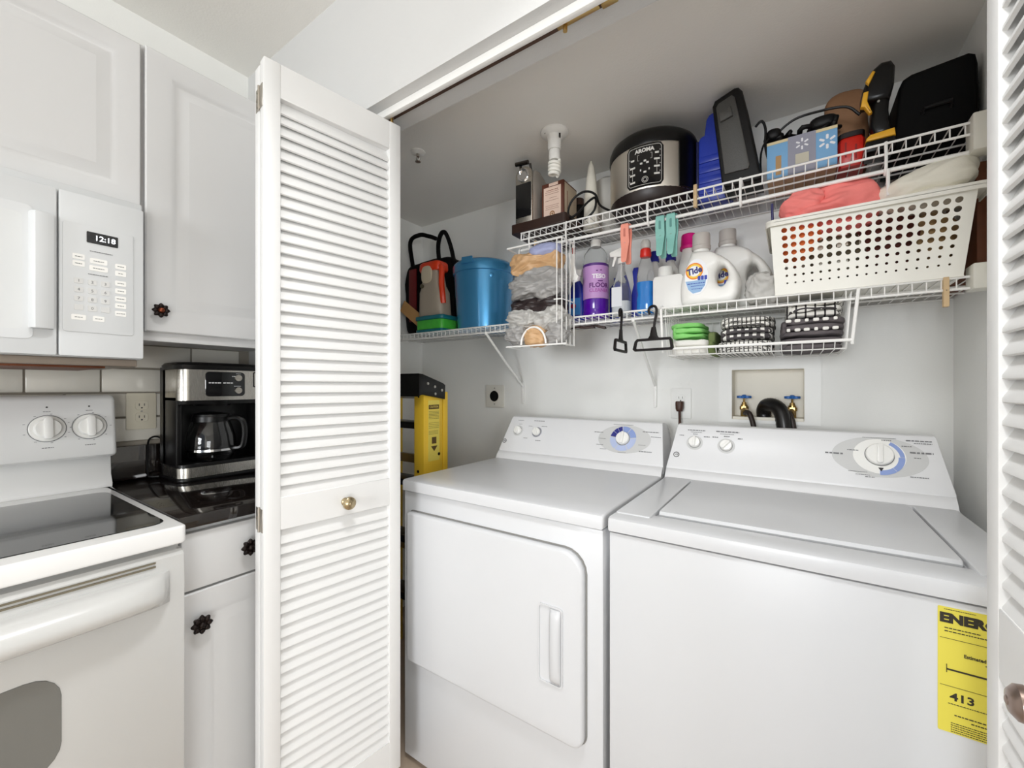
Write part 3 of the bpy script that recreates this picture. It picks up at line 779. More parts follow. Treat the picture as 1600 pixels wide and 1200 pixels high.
BOXC = mat('valve_box_cream', (238, 233, 220), .45, var=.03)
t = thing('washer_valve_box', 'recessed cream washer valve box with broad white frame', 'valve box', (-.078, 1.70, 1.08))
b = B().ring(rrect(-.228, .075, 1.082, 1.316, .003), rrect(HX0 + .004, HX1 - .004, HZ0 + .004, HZ1 - .004, .003), 1.6945, 1.6995, 'y'); b.build('frame', WPLATE, t)
b = B().ring(rrect(HX0 + .0005, HX1 - .0005, HZ0 + .0005, HZ1 - .0005, .003), rrect(HX0 + .005, HX1 - .005, HZ0 + .005, HZ1 - .005, .003), 1.6996, 1.785, 'y').box(HX0 + .001, HX1 - .001, 1.785, 1.79, HZ0 + .001, HZ1 - .001)
b.box(HX0 + .006, HX1 - .006, 1.706, 1.784, HZ0 + .005, HZ0 + .014)
b.build('box', BOXC, t)
BLUEH = mat('valve_blue', (36, 106, 186), .4)
def valve(x, lab, sgn):
    v = thing('water_valve', lab, 'valve', (x, 1.735, 1.104), group=None)
    b = B().cyl((x, 1.735, 1.104), (x, 1.735, 1.146), .0115, n=16).cyl((x, 1.735, 1.146), (x, 1.735, 1.156), .009, .007, n=12).cyl((x, 1.735, 1.130), (x + sgn * .006, 1.70, 1.120), .0095, n=14)
    b.cyl((x + sgn * .004, 1.711, 1.1235), (x + sgn * .0075, 1.692, 1.1175), .0135, n=8).cyl((x, 1.735, 1.128), (x, 1.735, 1.140), .0145, n=6)
    b.build('valve_body', BRASS, v)
    b = B().cyl((x, 1.735, 1.154), (x, 1.735, 1.172), .0035, n=8); b.build('stem', BRASS, v)
    n = 48; P = [((.0215 + .0022 * cos(8 * 2 * pi * i / n)) * cos(2 * pi * i / n) + x, (.0215 + .0022 * cos(8 * 2 * pi * i / n)) * sin(2 * pi * i / n) + 1.735) for i in range(n)]
    B().prism(P, 1.170, 1.179, 'z', bev=.002).lathe([(.008, .179), (.006, .182), (.001, .183)], (x, 1.735, 1.0), 12).build('handwheel', BLUEH, v)
valve(-.150, 'blue handled brass valve at the left inside the wall box', 1)
valve(-.004, 'blue handled brass valve at the right behind the black hoses', -1)
HOSE = mat('rubber_hose', (40, 26, 22), .45); HOSEB = mat('drain_hose', (16, 14, 14), .3)
o = B().tube([(-.1425, 1.690, 1.117), (-.137, 1.675, 1.122), (-.128, 1.664, 1.118), (-.119, 1.658, 1.095), (-.112, 1.652, 1.06), (-.106, 1.648, 1.0), (-.10, 1.645, .9)], .0085, 10, smooth=5).build('supply_hose', HOSE)
tag(o, 'brown rubber supply hose curving down from the left blue valve', 'hose'); settle(o)
o = B().tube([(-.0115, 1.690, 1.117), (-.012, 1.676, 1.122), (-.008, 1.664, 1.112), (-.002, 1.655, 1.09), (.004, 1.65, 1.03), (.008, 1.645, .9)], .0085, 10, smooth=5).build('supply_hose', HOSE)
tag(o, 'brown rubber supply hose under the right blue valve', 'hose'); settle(o)
pts = spline([Vector(p) for p in ((-.088, 1.742, 1.106), (-.088, 1.730, 1.128), (-.078, 1.708, 1.147), (-.056, 1.682, 1.148), (-.036, 1.664, 1.128), (-.026, 1.654, 1.08), (-.022, 1.65, 1.0), (-.02, 1.648, .9))], 8)
rr = [.0225 + .0012 * (i % 2) for i in range(len(pts))]
o = B().tube(pts, rr, 14).build('drain_hose', HOSEB)
tag(o, 'thick black ribbed drain hose hooked over the box edge', 'hose'); settle(o)

# ceiling lamp holder and sprinkler in the closet
t = thing('closet_lamp', 'bare white spiral bulb in a white porcelain ceiling holder', 'lamp', (-.718, 1.335, CZ))
c = (-.718, 1.335, CZ)
B().lathe([(.050, -.0005), (.050, -.006), (.044, -.012), (.028, -.017), (.0245, -.03), (.0235, -.062), (.021, -.066), (.002, -.067)], c, 28).build('lamp_holder', WHITEP, t)
B().lathe([(.013, -.066), (.0195, -.068), (.0205, -.095), (.019, -.104), (.002, -.105)], c, 24).build('bulb_ballast', WHITEP, t)
pts = [(c[0] + (.0185 - (.006 if i > 70 else 0) * (i - 70) / 10) * cos(i * .33), c[1] + (.0185 - (.006 if i > 70 else 0) * (i - 70) / 10) * sin(i * .33), CZ - .106 - .052 * i / 80) for i in range(81)]
B().tube(pts, .0058, 7).build('spiral_tube', mat('cfl_white', (246, 244, 236), .25), t)
B().cyl((c[0] + .028, c[1] - .012, CZ - .02), (c[0] + .028, c[1] - .012, CZ - .034), .003, n=8).cyl((c[0] - .02, c[1] - .03, CZ - .006), (c[0] - .02, c[1] - .03, CZ - .014), .004, n=8).build('pull_switch', BRONZE, t)
t = thing('fire_sprinkler', 'small ceiling sprinkler head above the bucket', 'sprinkler', (-1.222, 1.146, CZ))
c = (-1.222, 1.146, CZ)
B().lathe([(.028, -.0005), (.027, -.004), (.014, -.008), (.002, -.0085)], c, 24).build('escutcheon', WHITEP, t)
b = B().cyl((c[0], c[1], CZ - .008), (c[0], c[1], CZ - .02), .006, n=10).tube([(c[0] - .006, c[1], CZ - .018), (c[0] - .008, c[1], CZ - .028), (c[0], c[1], CZ - .038), (c[0] + .008, c[1], CZ - .028), (c[0] + .006, c[1], CZ - .018)], .0018, 6, smooth=3).cyl((c[0], c[1], CZ - .038), (c[0], c[1], CZ - .040), .011, n=12)
b.build('sprinkler_head', ALU, t)
#@@ITEMS@@
# ================================================================== WIRE SHELVES
DL, DU = 1.466, 1.822                                 # deck heights
SF, SB = 1.395, 1.692                                 # front and back of the decks
def wire_shelf(name, label, x0, x1, z, hang=False):
    t = thing(name, label, 'shelf', ((x0 + x1) / 2, 1.55, z))
    b = B(); x = x0 + .012
    while x < x1 - .004:
        b.tube([(x, SB, z), (x, SF + .003, z), (x, SF, z - .003), (x, SF, z - .027)], .0015, 5); x += .0254
    stuff(b.build('deck_wires', WIRE, t))
    for y, zz, r in ((SF - .002, z + .0005, .0032), (SF - .002, z - .0265, .0032), (1.50, z - .003, .0028), (1.60, z - .003, .0028), (SB, z - .003, .0028)):
        B().tube([(x0, y, zz), (x1, y, zz)], r, 8).build('rod', WIRE, t)
    B().tube([(x0 + .001, SB, z), (x0 + .001, SF, z), (x0 + .001, SF - .002, z - .0265)], .003, 6).build('end_wire', WIRE, t)
    return t
low = wire_shelf('wire_shelf', 'long lower white wire shelf carrying the cleaning bottles', -1.778, .378, DL)
up = wire_shelf('wire_shelf', 'upper white wire shelf carrying the rice cooker and cases', -.900, .378, DU)
B().tube([(-.905, 1.402, 1.757), (.378, 1.402, 1.757)], .0055, 10).build('hang_rod', WIRE, up)
for x in (-.86, -.70, -.40, -.13, .192):
    b = B().tube([(x, 1.393, DU + .004), (x, 1.389, DU - .03), (x, 1.392, 1.762), (x, 1.402, 1.748), (x, 1.411, 1.757)], .0036, 7, smooth=3)
    if x == .192: b.tube([(x + .004, 1.393, 1.757), (x + .004, 1.393, 1.69)], .004, 8)
    b.build('rod_hook', WIRE, up)
for par, z0, z1 in ((up, 1.750, 1.836), (low, 1.434, 1.493)):
    B().box(.338, .3795, 1.372, 1.425, z0, z1, .004).build('end_bracket', mat('bracket_white', (228, 226, 216), .45), par)
for i, x in enumerate((-1.076, -.449)):
    b = B().tube([(x, SF, DL - .03), (x - .004, 1.54, 1.325), (x - .008, 1.694, 1.215)], .0052, 8)
    b.tube([(x, SF - .003, DL - .022), (x, SF, DL - .034)], .006, 8)
    b.box(x - .014, x - .002, 1.690, 1.6985, 1.13, 1.235, .002); b.cyl((x - .008, 1.691, 1.20), (x - .008, 1.687, 1.20), .004, n=8)
    b.build('brace', WIRE, low)

# ------------------------------------------------------------------ helpers for goods
def folded(name, label, cat, x0, x1, y0, y1, z0, z1, m, layers=2, seed=1, amp=.003, group=None, tilt=0):
    b = B(); h = (z1 - z0) / layers
    for k in range(layers):
        j = .006 * noise.noise(Vector((seed * 5.3, k * 3.7, 1.1)))
        b.sq(((x0 + x1) / 2 + j, (y0 + y1) / 2, z0 + h * (k + .5)), ((x1 - x0) / 2, (y1 - y0) / 2 - abs(j), h * .56), 4.5, 12, amp, 22, seed + k)
    if layers > 1: b.sq((x0 + .012, (y0 + y1) / 2, (z0 + z1) / 2), (.012, (y1 - y0) / 2 - .006, (z1 - z0) / 2), 3, 8, amp, 22, seed + 9)
    o = b.build(name, m, sharp=180)
    tag(o, label, cat, group); return settle(o)
def plain(name, label, cat, b, m, sharp=38, group=None):
    o = b.build(name, m, sharp=sharp); tag(o, label, cat, group); return settle(o)
def trigger(b, x, y, z, s=1.0, d=-1):
    """trigger spray head pointing along d*x; b collects it"""
    b.cyl((x, y, z), (x, y, z + .018 * s), .012 * s, .010 * s, n=14)
    b.prism([(x - d * .018 * s, z + .018 * s), (x + d * .034 * s, z + .026 * s), (x + d * .036 * s, z + .040 * s), (x + d * .0 * s, z + .050 * s), (x - d * .022 * s, z + .044 * s)], y - .009 * s, y + .009 * s, 'y', bev=.003 * s)
    b.prism([(x + d * .012 * s, z + .026 * s), (x + d * .022 * s, z + .026 * s), (x + d * .030 * s, z - .004 * s), (x + d * .024 * s, z - .006 * s)], y - .005 * s, y + .005 * s, 'y', bev=.0015 * s)
    return b

# ------------------------------------------------------------------ upper shelf
UZ = DU + .002
WOODD = mat('dark_walnut', (46, 26, 18), .4, var=.35, vscale=25)
b = B().prism(rrect(-.943, -.698, 1.383, 1.66, .012), UZ, UZ + .008, 'z', bev=.002).ring(rrect(-.943, -.698, 1.383, 1.66, .012), rrect(-.935, -.706, 1.391, 1.652, .008), UZ + .006, UZ + .036, 'z')
plain('serving_tray', 'dark walnut tray under the espresso machine on the upper shelf', 'tray', b, WOODD)
TZ = UZ + .0082
t = thing('espresso_machine', 'slim silver espresso machine with black front on the upper shelf', 'coffee maker', (-.887, 1.50, TZ))
ESP = mat('espresso_silver', (186, 180, 172), .35, .35)
b = B().prism([(1.402, TZ), (1.402, 2.035), (1.412, 2.066), (1.432, 2.080), (1.46, 2.083), (1.625, 2.02), (1.64, 2.0), (1.64, TZ)], -.926, -.850, 'x', bev=.010, seg=3)
b.build('housing', ESP, t)
b = B(); o = [(-.888 + .0385 * cos(pi * i / 14), 2.050 + .036 * sin(pi * i / 14)) for i in range(15)] + [(-.9265, TZ + .002), (-.8495, TZ + .002)]
b.prism(o, 1.393, 1.404, 'y', bev=.003); fp = b.build('front_plate', STEEL, t)
B().prism(rrect(-.9235, -.8525, 1.885, 2.018, .003), 1.3905, 1.394, 'y', bev=.001).build('black_panel', BLACKG, fp)
b = B().lathe([(.026, 0), (.027, .004), (.023, .007), (.020, .006), (.016, .002), (.004, .001)], n=32, M=frame((-.888, 1.393, 2.050), (1, 0, 0), (0, 0, 1), (0, -1, 0)))
b.build('round_dial', CHROME, fp)
b = B().tube([(-.915, 1.42, 2.07), (-.915, 1.415, 2.098), (-.911, 1.405, 2.108)], .006, 8).cyl((-.93, 1.402, 2.109), (-.872, 1.402, 2.103), .0085, n=14).tube([(-.868, 1.42, 2.07), (-.868, 1.41, 2.10)], .005, 8)
b.build('lever', mat('dark_chrome', (90, 84, 80), .2, 1.0), t)

t = thing('tea_box', 'brown cardboard box with a pale printed label beside the espresso machine', 'box', (-.783, 1.50, TZ))
b = B().box(-.832, -.736, 1.442, 1.56, TZ, 2.015, .0015); bx = b.build('carton', mat('carton_brown', (98, 52, 36), .6, var=.1), t)
B().box(-.7362, -.7352, 1.452, 1.556, TZ + .01, 2.008).build('side_print', mat('carton_beige', (206, 188, 164), .6), t)
lb = B().box(-.823, -.747, 1.4408, 1.4422, 1.876, 1.998).box(-.800, -.760, 1.441, 1.4425, 2.001, 2.0125).build('printed_label', mat('label_rose', (232, 205, 188), .6), t)
M = FY(-.785, 1.4406, 0)
lines([(-.025, .025, 1.985, .004), (-.03, .03, 1.978, .0022), (-.03, .028, 1.970, .0022), (-.012, .02, 1.955, .002), (-.03, .028, 1.945, .002), (-.03, .03, 1.925, .002), (-.028, .026, 1.918, .002), (-.03, .03, 1.911, .002)], M, mat('label_brown2', (150, 100, 80), .6), t)
b = B().ring([(-.785 + .011 * cos(a * pi / 10), 1.892 + .011 * sin(a * pi / 10)) for a in range(20)], [(-.785 + .007 * cos(a * pi / 10), 1.892 + .007 * sin(a * pi / 10)) for a in range(20)], 1.4402, 1.4408, 'y')
b.cyl((-.785, 1.4402, 1.892), (-.785, 1.4408, 1.892), .004, n=10).build('label_emblem', mat('emblem_gold', (150, 104, 50), .5), lb)
b = B().box(-.7352, -.7348, 1.47, 1.475, 1.91, 1.98); b.build('side_mark', mat('label_brown2', (150, 100, 80), .6), t)

b = B().lathe([(.030, 0), (.031, .004), (.026, .12), (.019, .20), (.012, .245), (.004, .268), (.001, .27)], (-.655, 1.52, UZ), 24)
plain('paper_cone', 'slender white cone shaped bottle between box and rice cooker', 'bottle', b, mat('cone_white', (226, 222, 210), .45))
t = thing('dark_jar', 'small black lidded jar behind the brown box', 'jar', (-.748, 1.60, UZ + .009))
B().lathe([(.026, 0), (.028, .004), (.028, .12), (.022, .135)], (-.748, 1.60, UZ + .009), 24).build('jar_body', BLACK, t)
B().lathe([(.024, .134), (.024, .160), (.022, .163), (.002, .163)], (-.748, 1.60, UZ + .009), 24).build('jar_lid', mat('jar_lid_brown', (60, 40, 32), .4), t)

t = thing('white_kettle', 'pale grey kettle with pointed spout partly behind the rice cooker', 'kettle', (-.634, 1.635, UZ))
c = (-.634, 1.635, UZ)
KW = mat('kettle_grey', (204, 202, 196), .35)
B().lathe([(.052, 0), (.058, .004), (.060, .12), (.056, .19), (.048, .225), (.03, .238), (.002, .24)], c, 28).build('kettle_body', KW, t)
b = B().prism([(-.684, 2.00), (-.719, 2.022), (-.684, 2.052)], 1.622, 1.648, 'y', bev=.004); b.build('spout', KW, t)

# rice cooker
RX, RY = -.424, 1.540
t = thing('rice_cooker', 'black and steel rice cooker with keypad on the upper shelf', 'rice cooker', (RX, RY, UZ))
c = (RX, RY, UZ)
b = B().lathe([(.118, 0), (.130, .006), (.140, .022), (.1475, .045), (.1475, .05), (.02, .05)], c, 48); b.build('base', mat('cooker_base', (34, 22, 20), .4), t)
B().lathe([(.1465, .046), (.1495, .052), (.1505, .19), (.149, .198), (.1, .199)], c, 64).build('steel_body', mat('cooker_steel', (228, 222, 212), .42, 1.0, aniso=(1, 1, 40)), t)
B().lathe([(.1515, .196), (.1535, .204), (.1525, .225), (.146, .243), (.130, .256), (.10, .264), (.05, .268), (.001, .269)], c, 56).build('lid', BLACK, t)
b = B()                                                             # black side panel with hinge wraps the right half
rows = []
a0, a1 = -42, 150
for i in range(33):
    a = radians(a0 + (a1 - a0) * i / 32)
    rows.append([(RX + r * cos(a), RY + r * sin(a), UZ + z) for r, z in ((.147, .048), (.1535, .050), (.1545, .12), (.1545, .20), (.147, .202))])
b.loops(rows); b.build('side_panel', BLACK, t)
a = radians(12)
b = B().prism(rrect(-.035, .035, .09, .232, .012), .150, .168, 'x', bev=.004, M=Matrix.Translation(c) @ Matrix.Rotation(a, 4, 'Z')); b.build('hinge_block', BLACK, t)
B().box(.168, .1692, -.003, .003, .14, .19, M=Matrix.Translation(c) @ Matrix.Rotation(radians(5), 4, 'Z')).build('hinge_mark', ALU, t)
# control panel faces the room, a little to the right
aP = radians(-84)
PM = Matrix.Translation(c) @ Matrix.Rotation(aP + pi / 2, 4, 'Z')            # local -y is outwards
def bent(pts, z0, z1, r0, r1):
    rows = []
    return rows
def curved_panel(x0, x1, z0, z1, r0, r1, cr):
    b = B(); P = rrect(x0, x1, z0, z1, cr, 5); R = .150
    def mp(p, r): return (r * sin(p[0] / R), -r * cos(p[0] / R), p[1])
    # slice into vertical columns so that the sheet follows the body
    n = 14; rows = []
    for i in range(n + 1):
        x = x0 + (x1 - x0) * i / n
        e = max(0, cr - min(x - x0, x1 - x)); d = cr - (max(0, cr * cr - e * e)) ** .5
        rows.append([mp((x, z0 + d), r0), mp((x, z0 + d), r1), mp((x, z1 - d), r1), mp((x, z1 - d), r0)])
    b.loops(rows, M=PM); return b
curved_panel(-.062, .058, .052, .193, .1495, .1522, .014).build('control_panel', BLACKG, t)
SILV = mat('silver_print', (214, 212, 206), .4)
def cpoint(x, z, r=.1525):
    a_ = x / .150
    return PM @ frame((r * sin(a_), -r * cos(a_), z), (cos(a_), sin(a_), 0), (0, 0, 1), (sin(a_), -cos(a_), 0))
b = B()
P = rrect(-.055, .051, .059, .186, .010, 5)
for i in range(len(P)):
    p, q = P[i], P[(i + 1) % len(P)]; m_ = max(1, int(math.hypot(q[0] - p[0], q[1] - p[1]) / .012))
    for j in range(m_):
        u0, u1 = j / m_, (j + 1) / m_
        A_ = (p[0] + (q[0] - p[0]) * u0, p[1] + (q[1] - p[1]) * u0); C_ = (p[0] + (q[0] - p[0]) * u1, p[1] + (q[1] - p[1]) * u1)
        b.tube([cpoint(*A_).translation, cpoint(*C_).translation], .0008, 4)
stuff(b.build('panel_outline', SILV, t))
text('AROMA', .0175, cpoint(-.002, .1725), SILV, t, bold=.0009, bend=.1525)
b = B()
for p, q in (((-.024, .142), (.022, .142)), ((.022, .142), (.022, .160)), ((.022, .160), (-.024, .160)), ((-.024, .160), (-.024, .142))): b.tube([cpoint(*p).translation, cpoint(*q).translation], .0006, 4)
stuff(b.build('display_outline', SILV, t))
rows_done = B()
for x, z, w in [(-.041, .147, .012), (.037, .158, .012), (-.041, .122, .018), (-.041, .098, .018), (-.041, .073, .018), (.037, .137, .018), (.037, .113, .018), (.037, .089, .018), (-.012, .130, .008), (.008, .130, .008), (-.014, .108, .004), (.013, .108, .004), (0, .100, .009), (0, .137, .008)]:
    M = cpoint(x, z); rows_done.box(-w / 2, w / 2, -.003, .003, 0, .0006, M=M)
for x, z in [(-.051, .152), (.047, .166), (-.051, .128), (-.051, .104), (-.051, .079), (.047, .146), (.047, .122), (.047, .097)]:
    rows_done.cyl((0, 0, 0), (0, 0, .0006), .0016, n=8, M=cpoint(x, z))
for z0, z1, x in ((.104, .118, -.041), (.079, .094, -.041), (.119, .133, .037), (.094, .109, .037)): rows_done.box(-.0005, .0005, z0, z1, 0, .0005, M=cpoint(x, 0))
stuff(rows_done.build('panel_print', SILV, t))
b = B()
for r in (.0105, .0065): b.ring([(r * cos(k * pi / 12), r * sin(k * pi / 12)) for k in range(24)], [((r - .0012) * cos(k * pi / 12), (r - .0012) * sin(k * pi / 12)) for k in range(24)], 0, .0006, M=cpoint(0, .075))
b.build('power_button', SILV, t)
lp = [(RX - .125, RY - .06, UZ + .03), (-.585, 1.44, UZ + .05), (-.60, 1.425, UZ + .09), (-.640, 1.42, UZ + .107), (-.685, 1.42, UZ + .09), (-.705, 1.42, UZ + .05), (-.690, 1.42, UZ + .015), (-.64, 1.42, UZ + .006), (-.60, 1.42, UZ + .03), (-.598, 1.425, UZ + .075), (-.63, 1.43, UZ + .07), (-.69, 1.43, UZ + .03), (-.74, 1.425, UZ + .045)]
B().tube(lp, .0042, 7, smooth=6).build('cord', CORDB, t)

# cases on the upper shelf
BLUEC = mat('case_blue', (34, 58, 168), .35, var=.05)
t = thing('blue_case', 'bright blue ribbed plastic case between rice cooker and black case', 'case', (-.225, 1.54, UZ))
b = B().prism([(-.268, UZ), (-.264, 2.030), (-.258, 2.042), (-.246, 2.046), (-.240, 2.095), (-.232, 2.108), (-.205, 2.118), (-.170, 2.112), (-.170, UZ)], 1.50, 1.60, 'y', bev=.006); b.build('shell', BLUEC, t)
for k in range(4): B().box(-.262, -.185, 1.495, 1.503, 1.850 + .034 * k, 1.872 + .034 * k, .003).build('rib', BLUEC, t)
B().box(-.2705, -.262, 1.498, 1.602, UZ, 2.03, .002).build('edge_trim', mat('case_navy', (20, 24, 70), .4), t)
t = thing('black_tool_case', 'tall charcoal hard case with latch standing on end', 'case', (-.14, 1.48, UZ))
CH = mat('case_charcoal', (70, 69, 66), .5, bump=.3, bscale=500)
b = B().prism([(-.182, UZ), (-.211, 2.086), (-.204, 2.102), (-.150, 2.121), (-.138, 2.119), (-.128, 2.105), (-.112, 2.03), (-.082, 1.86), (-.076, UZ)], 1.425, 1.54, 'y', bev=.008, seg=3); b.build('shell', mat('case_edge_black', (12, 11, 11), .5, spec=.3), t)
b = B().prism([(-.175, 1.862), (-.199, 2.075), (-.193, 2.085), (-.156, 2.098), (-.148, 2.09), (-.136, 2.03), (-.108, 1.872), (-.112, 1.862)], 1.419, 1.4265, 'y', bev=.003, seg=2); b.build('face_panel', CH, t)
b = B().prism([(-.186, 2.022), (-.190, 2.052), (-.158, 2.060), (-.152, 2.030)], 1.410, 1.420, 'y', bev=.003); b.build('latch', CH, t)
b = B().tube([(-.096, 1.46, 2.00), (-.080, 1.46, 2.012), (-.070, 1.46, 1.985), (-.070, 1.46, 1.93), (-.058, 1.46, 1.87)], .0035, 6, smooth=5); b.build('strap', CORDB, t)

# pale blue shop box with grey tape
t = thing('shop_box', 'pale blue cardboard box wrapped with grey tape beside the charcoal case', 'box', (.017, 1.52, UZ))
PB = mat('box_pale_blue', (122, 172, 214), .6, var=.03); TAN = mat('box_tan', (196, 166, 134), .7)
b = B().box(-.066, .100, 1.452, 1.60, UZ + .002, 1.934, .001)
bx = b.build('carton', PB, t)
B().box(-.0655, .0995, 1.453, 1.599, UZ, UZ + .0022).build('carton_bottom', TAN, t)
B().box(-.014, .052, 1.4505, 1.4535, UZ + .003, 1.9345).box(-.014, .052, 1.451, 1.60, 1.9338, 1.9352).build('packing_tape', mat('tape_grey', (150, 150, 164), .35), t)
for x0, x1 in ((-.066, -.014), (.052, .100)): B().box(x0, x1, 1.4508, 1.4522, 1.926, 1.9342).build('carton_edge', mat('box_cream_edge', (216, 200, 160), .7), t)
WPR = mat('spark_white', (236, 236, 240), .5)
def spark(par, x, z, y, r0, r1, n=6, ph=90, w=.0022):
    b = B()
    for k in range(n):
        a_ = radians(ph + 360 * k / n); R = Matrix.Translation((x, 0, z)) @ Matrix.Rotation(-a_, 4, 'Y')
        b.prism(rrect(r0, r1, -w, w, w * .9, 3), y - .0006, y, 'y', M=R)
    return b.build('spark_emblem', WPR, par)
spark(bx, .020, 1.907, 1.4504, .006, .0165)
spark(bx, .0775, 1.895, 1.4518, .007, .0205, w=.003)
B().box(.004, .036, 1.4492, 1.4506, 1.852, 1.880).build('price_tag', mat('tag_beige', (196, 190, 172), .6), bx)
b = B().box(-.040, -.034, 1.4512, 1.4522, UZ + .01, 1.885).box(-.044, -.030, 1.4514, 1.4524, UZ + .01, 1.890); b.build('bookmark_print', mat('print_tan', (178, 140, 92), .6), bx)
pts = []
for i in range(46):
    u = i / 45
    pts.append((-.062 + .165 * (.5 - .5 * cos(u * 9)) + .01 * sin(i * 2.1), 1.50 + .03 * sin(i * 1.3), 1.941 + .020 * abs(sin(i * .9)) + .012 * (i % 7) / 7))
o = B().tube(pts, .0062, 7, smooth=3).tube([(-.06, 1.455, 1.95), (-.075, 1.448, 1.93), (-.082, 1.445, 1.89), (-.080, 1.445, UZ + .005)], .003, 6, smooth=4).tube([(-.05, 1.48, 1.965), (0, 1.47, 1.992), (.06, 1.47, 1.995), (.12, 1.47, 1.985), (.15, 1.475, 1.955)], .0034, 6, smooth=5)
b = o; b.sq((-.050, 1.48, 1.968), (.020, .018, .018), 2.5, 5); b.sq((.07, 1.50, 1.968), (.034, .03, .020), 3, 5)
plain('cable_bundle', 'tangle of black cables lying on the pale blue box', 'cables', b, CORDB, 60)

RED = mat('red_plastic', (206, 40, 28), .35, var=.05)
t = thing('red_container', 'small red plastic container between pale blue box and yellow tool', 'container', (.133, 1.53, UZ))
B().loft([(UZ, .133, 1.53, .030, .045, 5), (UZ + .012, .133, 1.53, .0325, .05, 5), (1.895, .133, 1.53, .032, .05, 5), (1.905, .133, 1.53, .028, .046, 5)], 28).build('tub', RED, t)
B().loft([(1.9052, .133, 1.53, .0315, .05, 5), (1.918, .133, 1.53, .0315, .05, 5), (1.921, .133, 1.53, .028, .046, 5)], 28).build('lid', mat('lid_dark', (30, 22, 22), .4), t)
B().box(.118, .122, 1.478, 1.481, 1.85, 1.89).box(.140, .144, 1.478, 1.481, 1.84, 1.88).build('ridge', mat('red_dark', (150, 20, 16), .4), t)

DY = mat('tool_yellow', (226, 168, 40), .45)
t = thing('cordless_drill', 'black and yellow cordless drill standing on its battery', 'drill', (.185, 1.45, UZ))
B().prism(rrect(.156, .216, UZ, UZ + .03, .005), 1.425, 1.50, 'y', bev=.004).build('battery', BLACK, t)
B().prism([(.157, UZ + .0302), (.216, UZ + .0302), (.214, UZ + .05), (.166, UZ + .046), (.158, UZ + .038)], 1.424, 1.498, 'y', bev=.004).build('battery_collar', DY, t)
b = B().prism([(.176, UZ + .046), (.210, UZ + .048), (.204, 1.93), (.206, 1.965), (.178, 1.97), (.170, 1.94), (.168, 1.90)], 1.434, 1.480, 'y', bev=.010, seg=3)
b.prism([(.150, 1.962), (.206, 1.955), (.214, 1.99), (.216, 2.035), (.208, 2.052), (.188, 2.054), (.170, 2.040), (.158, 2.015), (.150, 1.99)], 1.426, 1.490, 'y', bev=.012, seg=3)
b.build('drill_body', BLACK, t)
b = B().prism([(.146, 1.948), (.154, 1.945), (.164, 1.925), (.170, 1.927), (.160, 1.960), (.163, 1.985), (.152, 1.985)], 1.422, 1.440, 'y', bev=.004)
b.prism([(.162, 1.998), (.176, 2.03), (.170, 2.034), (.156, 2.012)], 1.421, 1.436, 'y', bev=.004); b.build('drill_trim', DY, t)
B().cyl((.183, 1.4335, 1.955), (.183, 1.4315, 1.955), .003, n=10).build('screw', ALU, t)
b = B().sq((.128, 1.60, 1.955), (.052, .035, .135), 5, 12, .006, 18, 5)
plain('paper_bag', 'crumpled brown paper bag leaning behind the drill', 'bag', b, mat('kraft_brown', (150, 110, 78), .75, var=.15, bump=.4, bscale=60), 180)
t = thing('black_storage_case', 'large black soft case at the right end of the upper shelf', 'case', (.29, 1.56, UZ))
b = B().prism([(.214, UZ), (.226, 1.985), (.234, 2.004), (.250, 2.012), (.352, 2.022), (.364, 2.014), (.368, 1.99), (.3715, UZ)], 1.452, 1.66, 'y', bev=.010, seg=3)
b.build('shell', mat('case_black', (4, 4, 4), .75, spec=.15), t)
B().tube([(.27, 1.455, 1.90), (.272, 1.444, 1.91), (.32, 1.443, 1.912), (.322, 1.455, 1.90)], .005, 8).build('carry_handle', BLACKM, t)

# wooden pegs on the rods
PEGW = mat('peg_wood', (206, 178, 138), .7, var=.08)
def wood_peg(x, y, z, label, rz=0):
    t = thing('clothespin', label, 'clothespin', (x, y, z), rz, 'wooden clothespins on the wires')
    for s_ in (1, -1):
        B().prism([(s_ * .0008, -.034), (s_ * .006, -.034), (s_ * .0065, 0), (s_ * .0055, .030), (s_ * .0035, .036), (s_ * .0006, .034)], -.005, .005, 'x', bev=.0006, seg=1).build('leg', PEGW, t, local=True)
    B().tube([(0, -.008, .004), (0, 0, .008), (0, .008, .004), (0, 0, .001)], .0012, 6, closed=True).build('spring', ALU, t, local=True)
wood_peg(-.253, 1.390, 1.803, 'wooden clothespin on the upper shelf edge below the blue case')
wood_peg(.298, 1.390, 1.434, 'wooden clothespin under the lower shelf near the white basket corner')
wood_peg(-.836, 1.400, 1.746, 'wooden clothespin on the hanging rod above the tan plastic bag')

def big_peg(x, m, label):
    t = thing('plastic_peg', label, 'clothespin', (x, 1.40, 1.755), 0, 'large plastic pegs on the hanging rod')
    for s_ in (1, -1):
        rows = []
        for z, y, hw in ((.014, .006, .011), (.010, .010, .013), (-.02, .011, .0145), (-.05, .006, .0145), (-.07, .008, .012), (-.10, .016, .010), (-.116, .0185, .009), (-.120, .018, .006)):
            yy = y * -s_
            rows.append([(-hw + (.004 if s_ < 0 else 0), yy - .0025, z), (hw + (.004 if s_ < 0 else 0), yy - .0025, z), (hw + (.004 if s_ < 0 else 0), yy + .0025, z), (-hw + (.004 if s_ < 0 else 0), yy + .0025, z)])
        b = B().loops(rows)
        b.build('jaw', m, t, local=True)
    B().prism(rrect(-.0035, .0035, -.032, -.004, .0034), -.0138, -.0132, 'y').build('slot', mat('slot_shadow_' + m.name, tuple(int(v * 255) ** 1 if False else v for v in ((206, 120, 104) if 'pink' in m.name else (96, 150, 144))), .6), t, local=True)
    B().tube([(0, -.009, -.052), (0, 0, -.046), (0, .009, -.052), (0, 0, -.058)], .0016, 6, closed=True).build('spring', ALU, t, local=True)
    return t
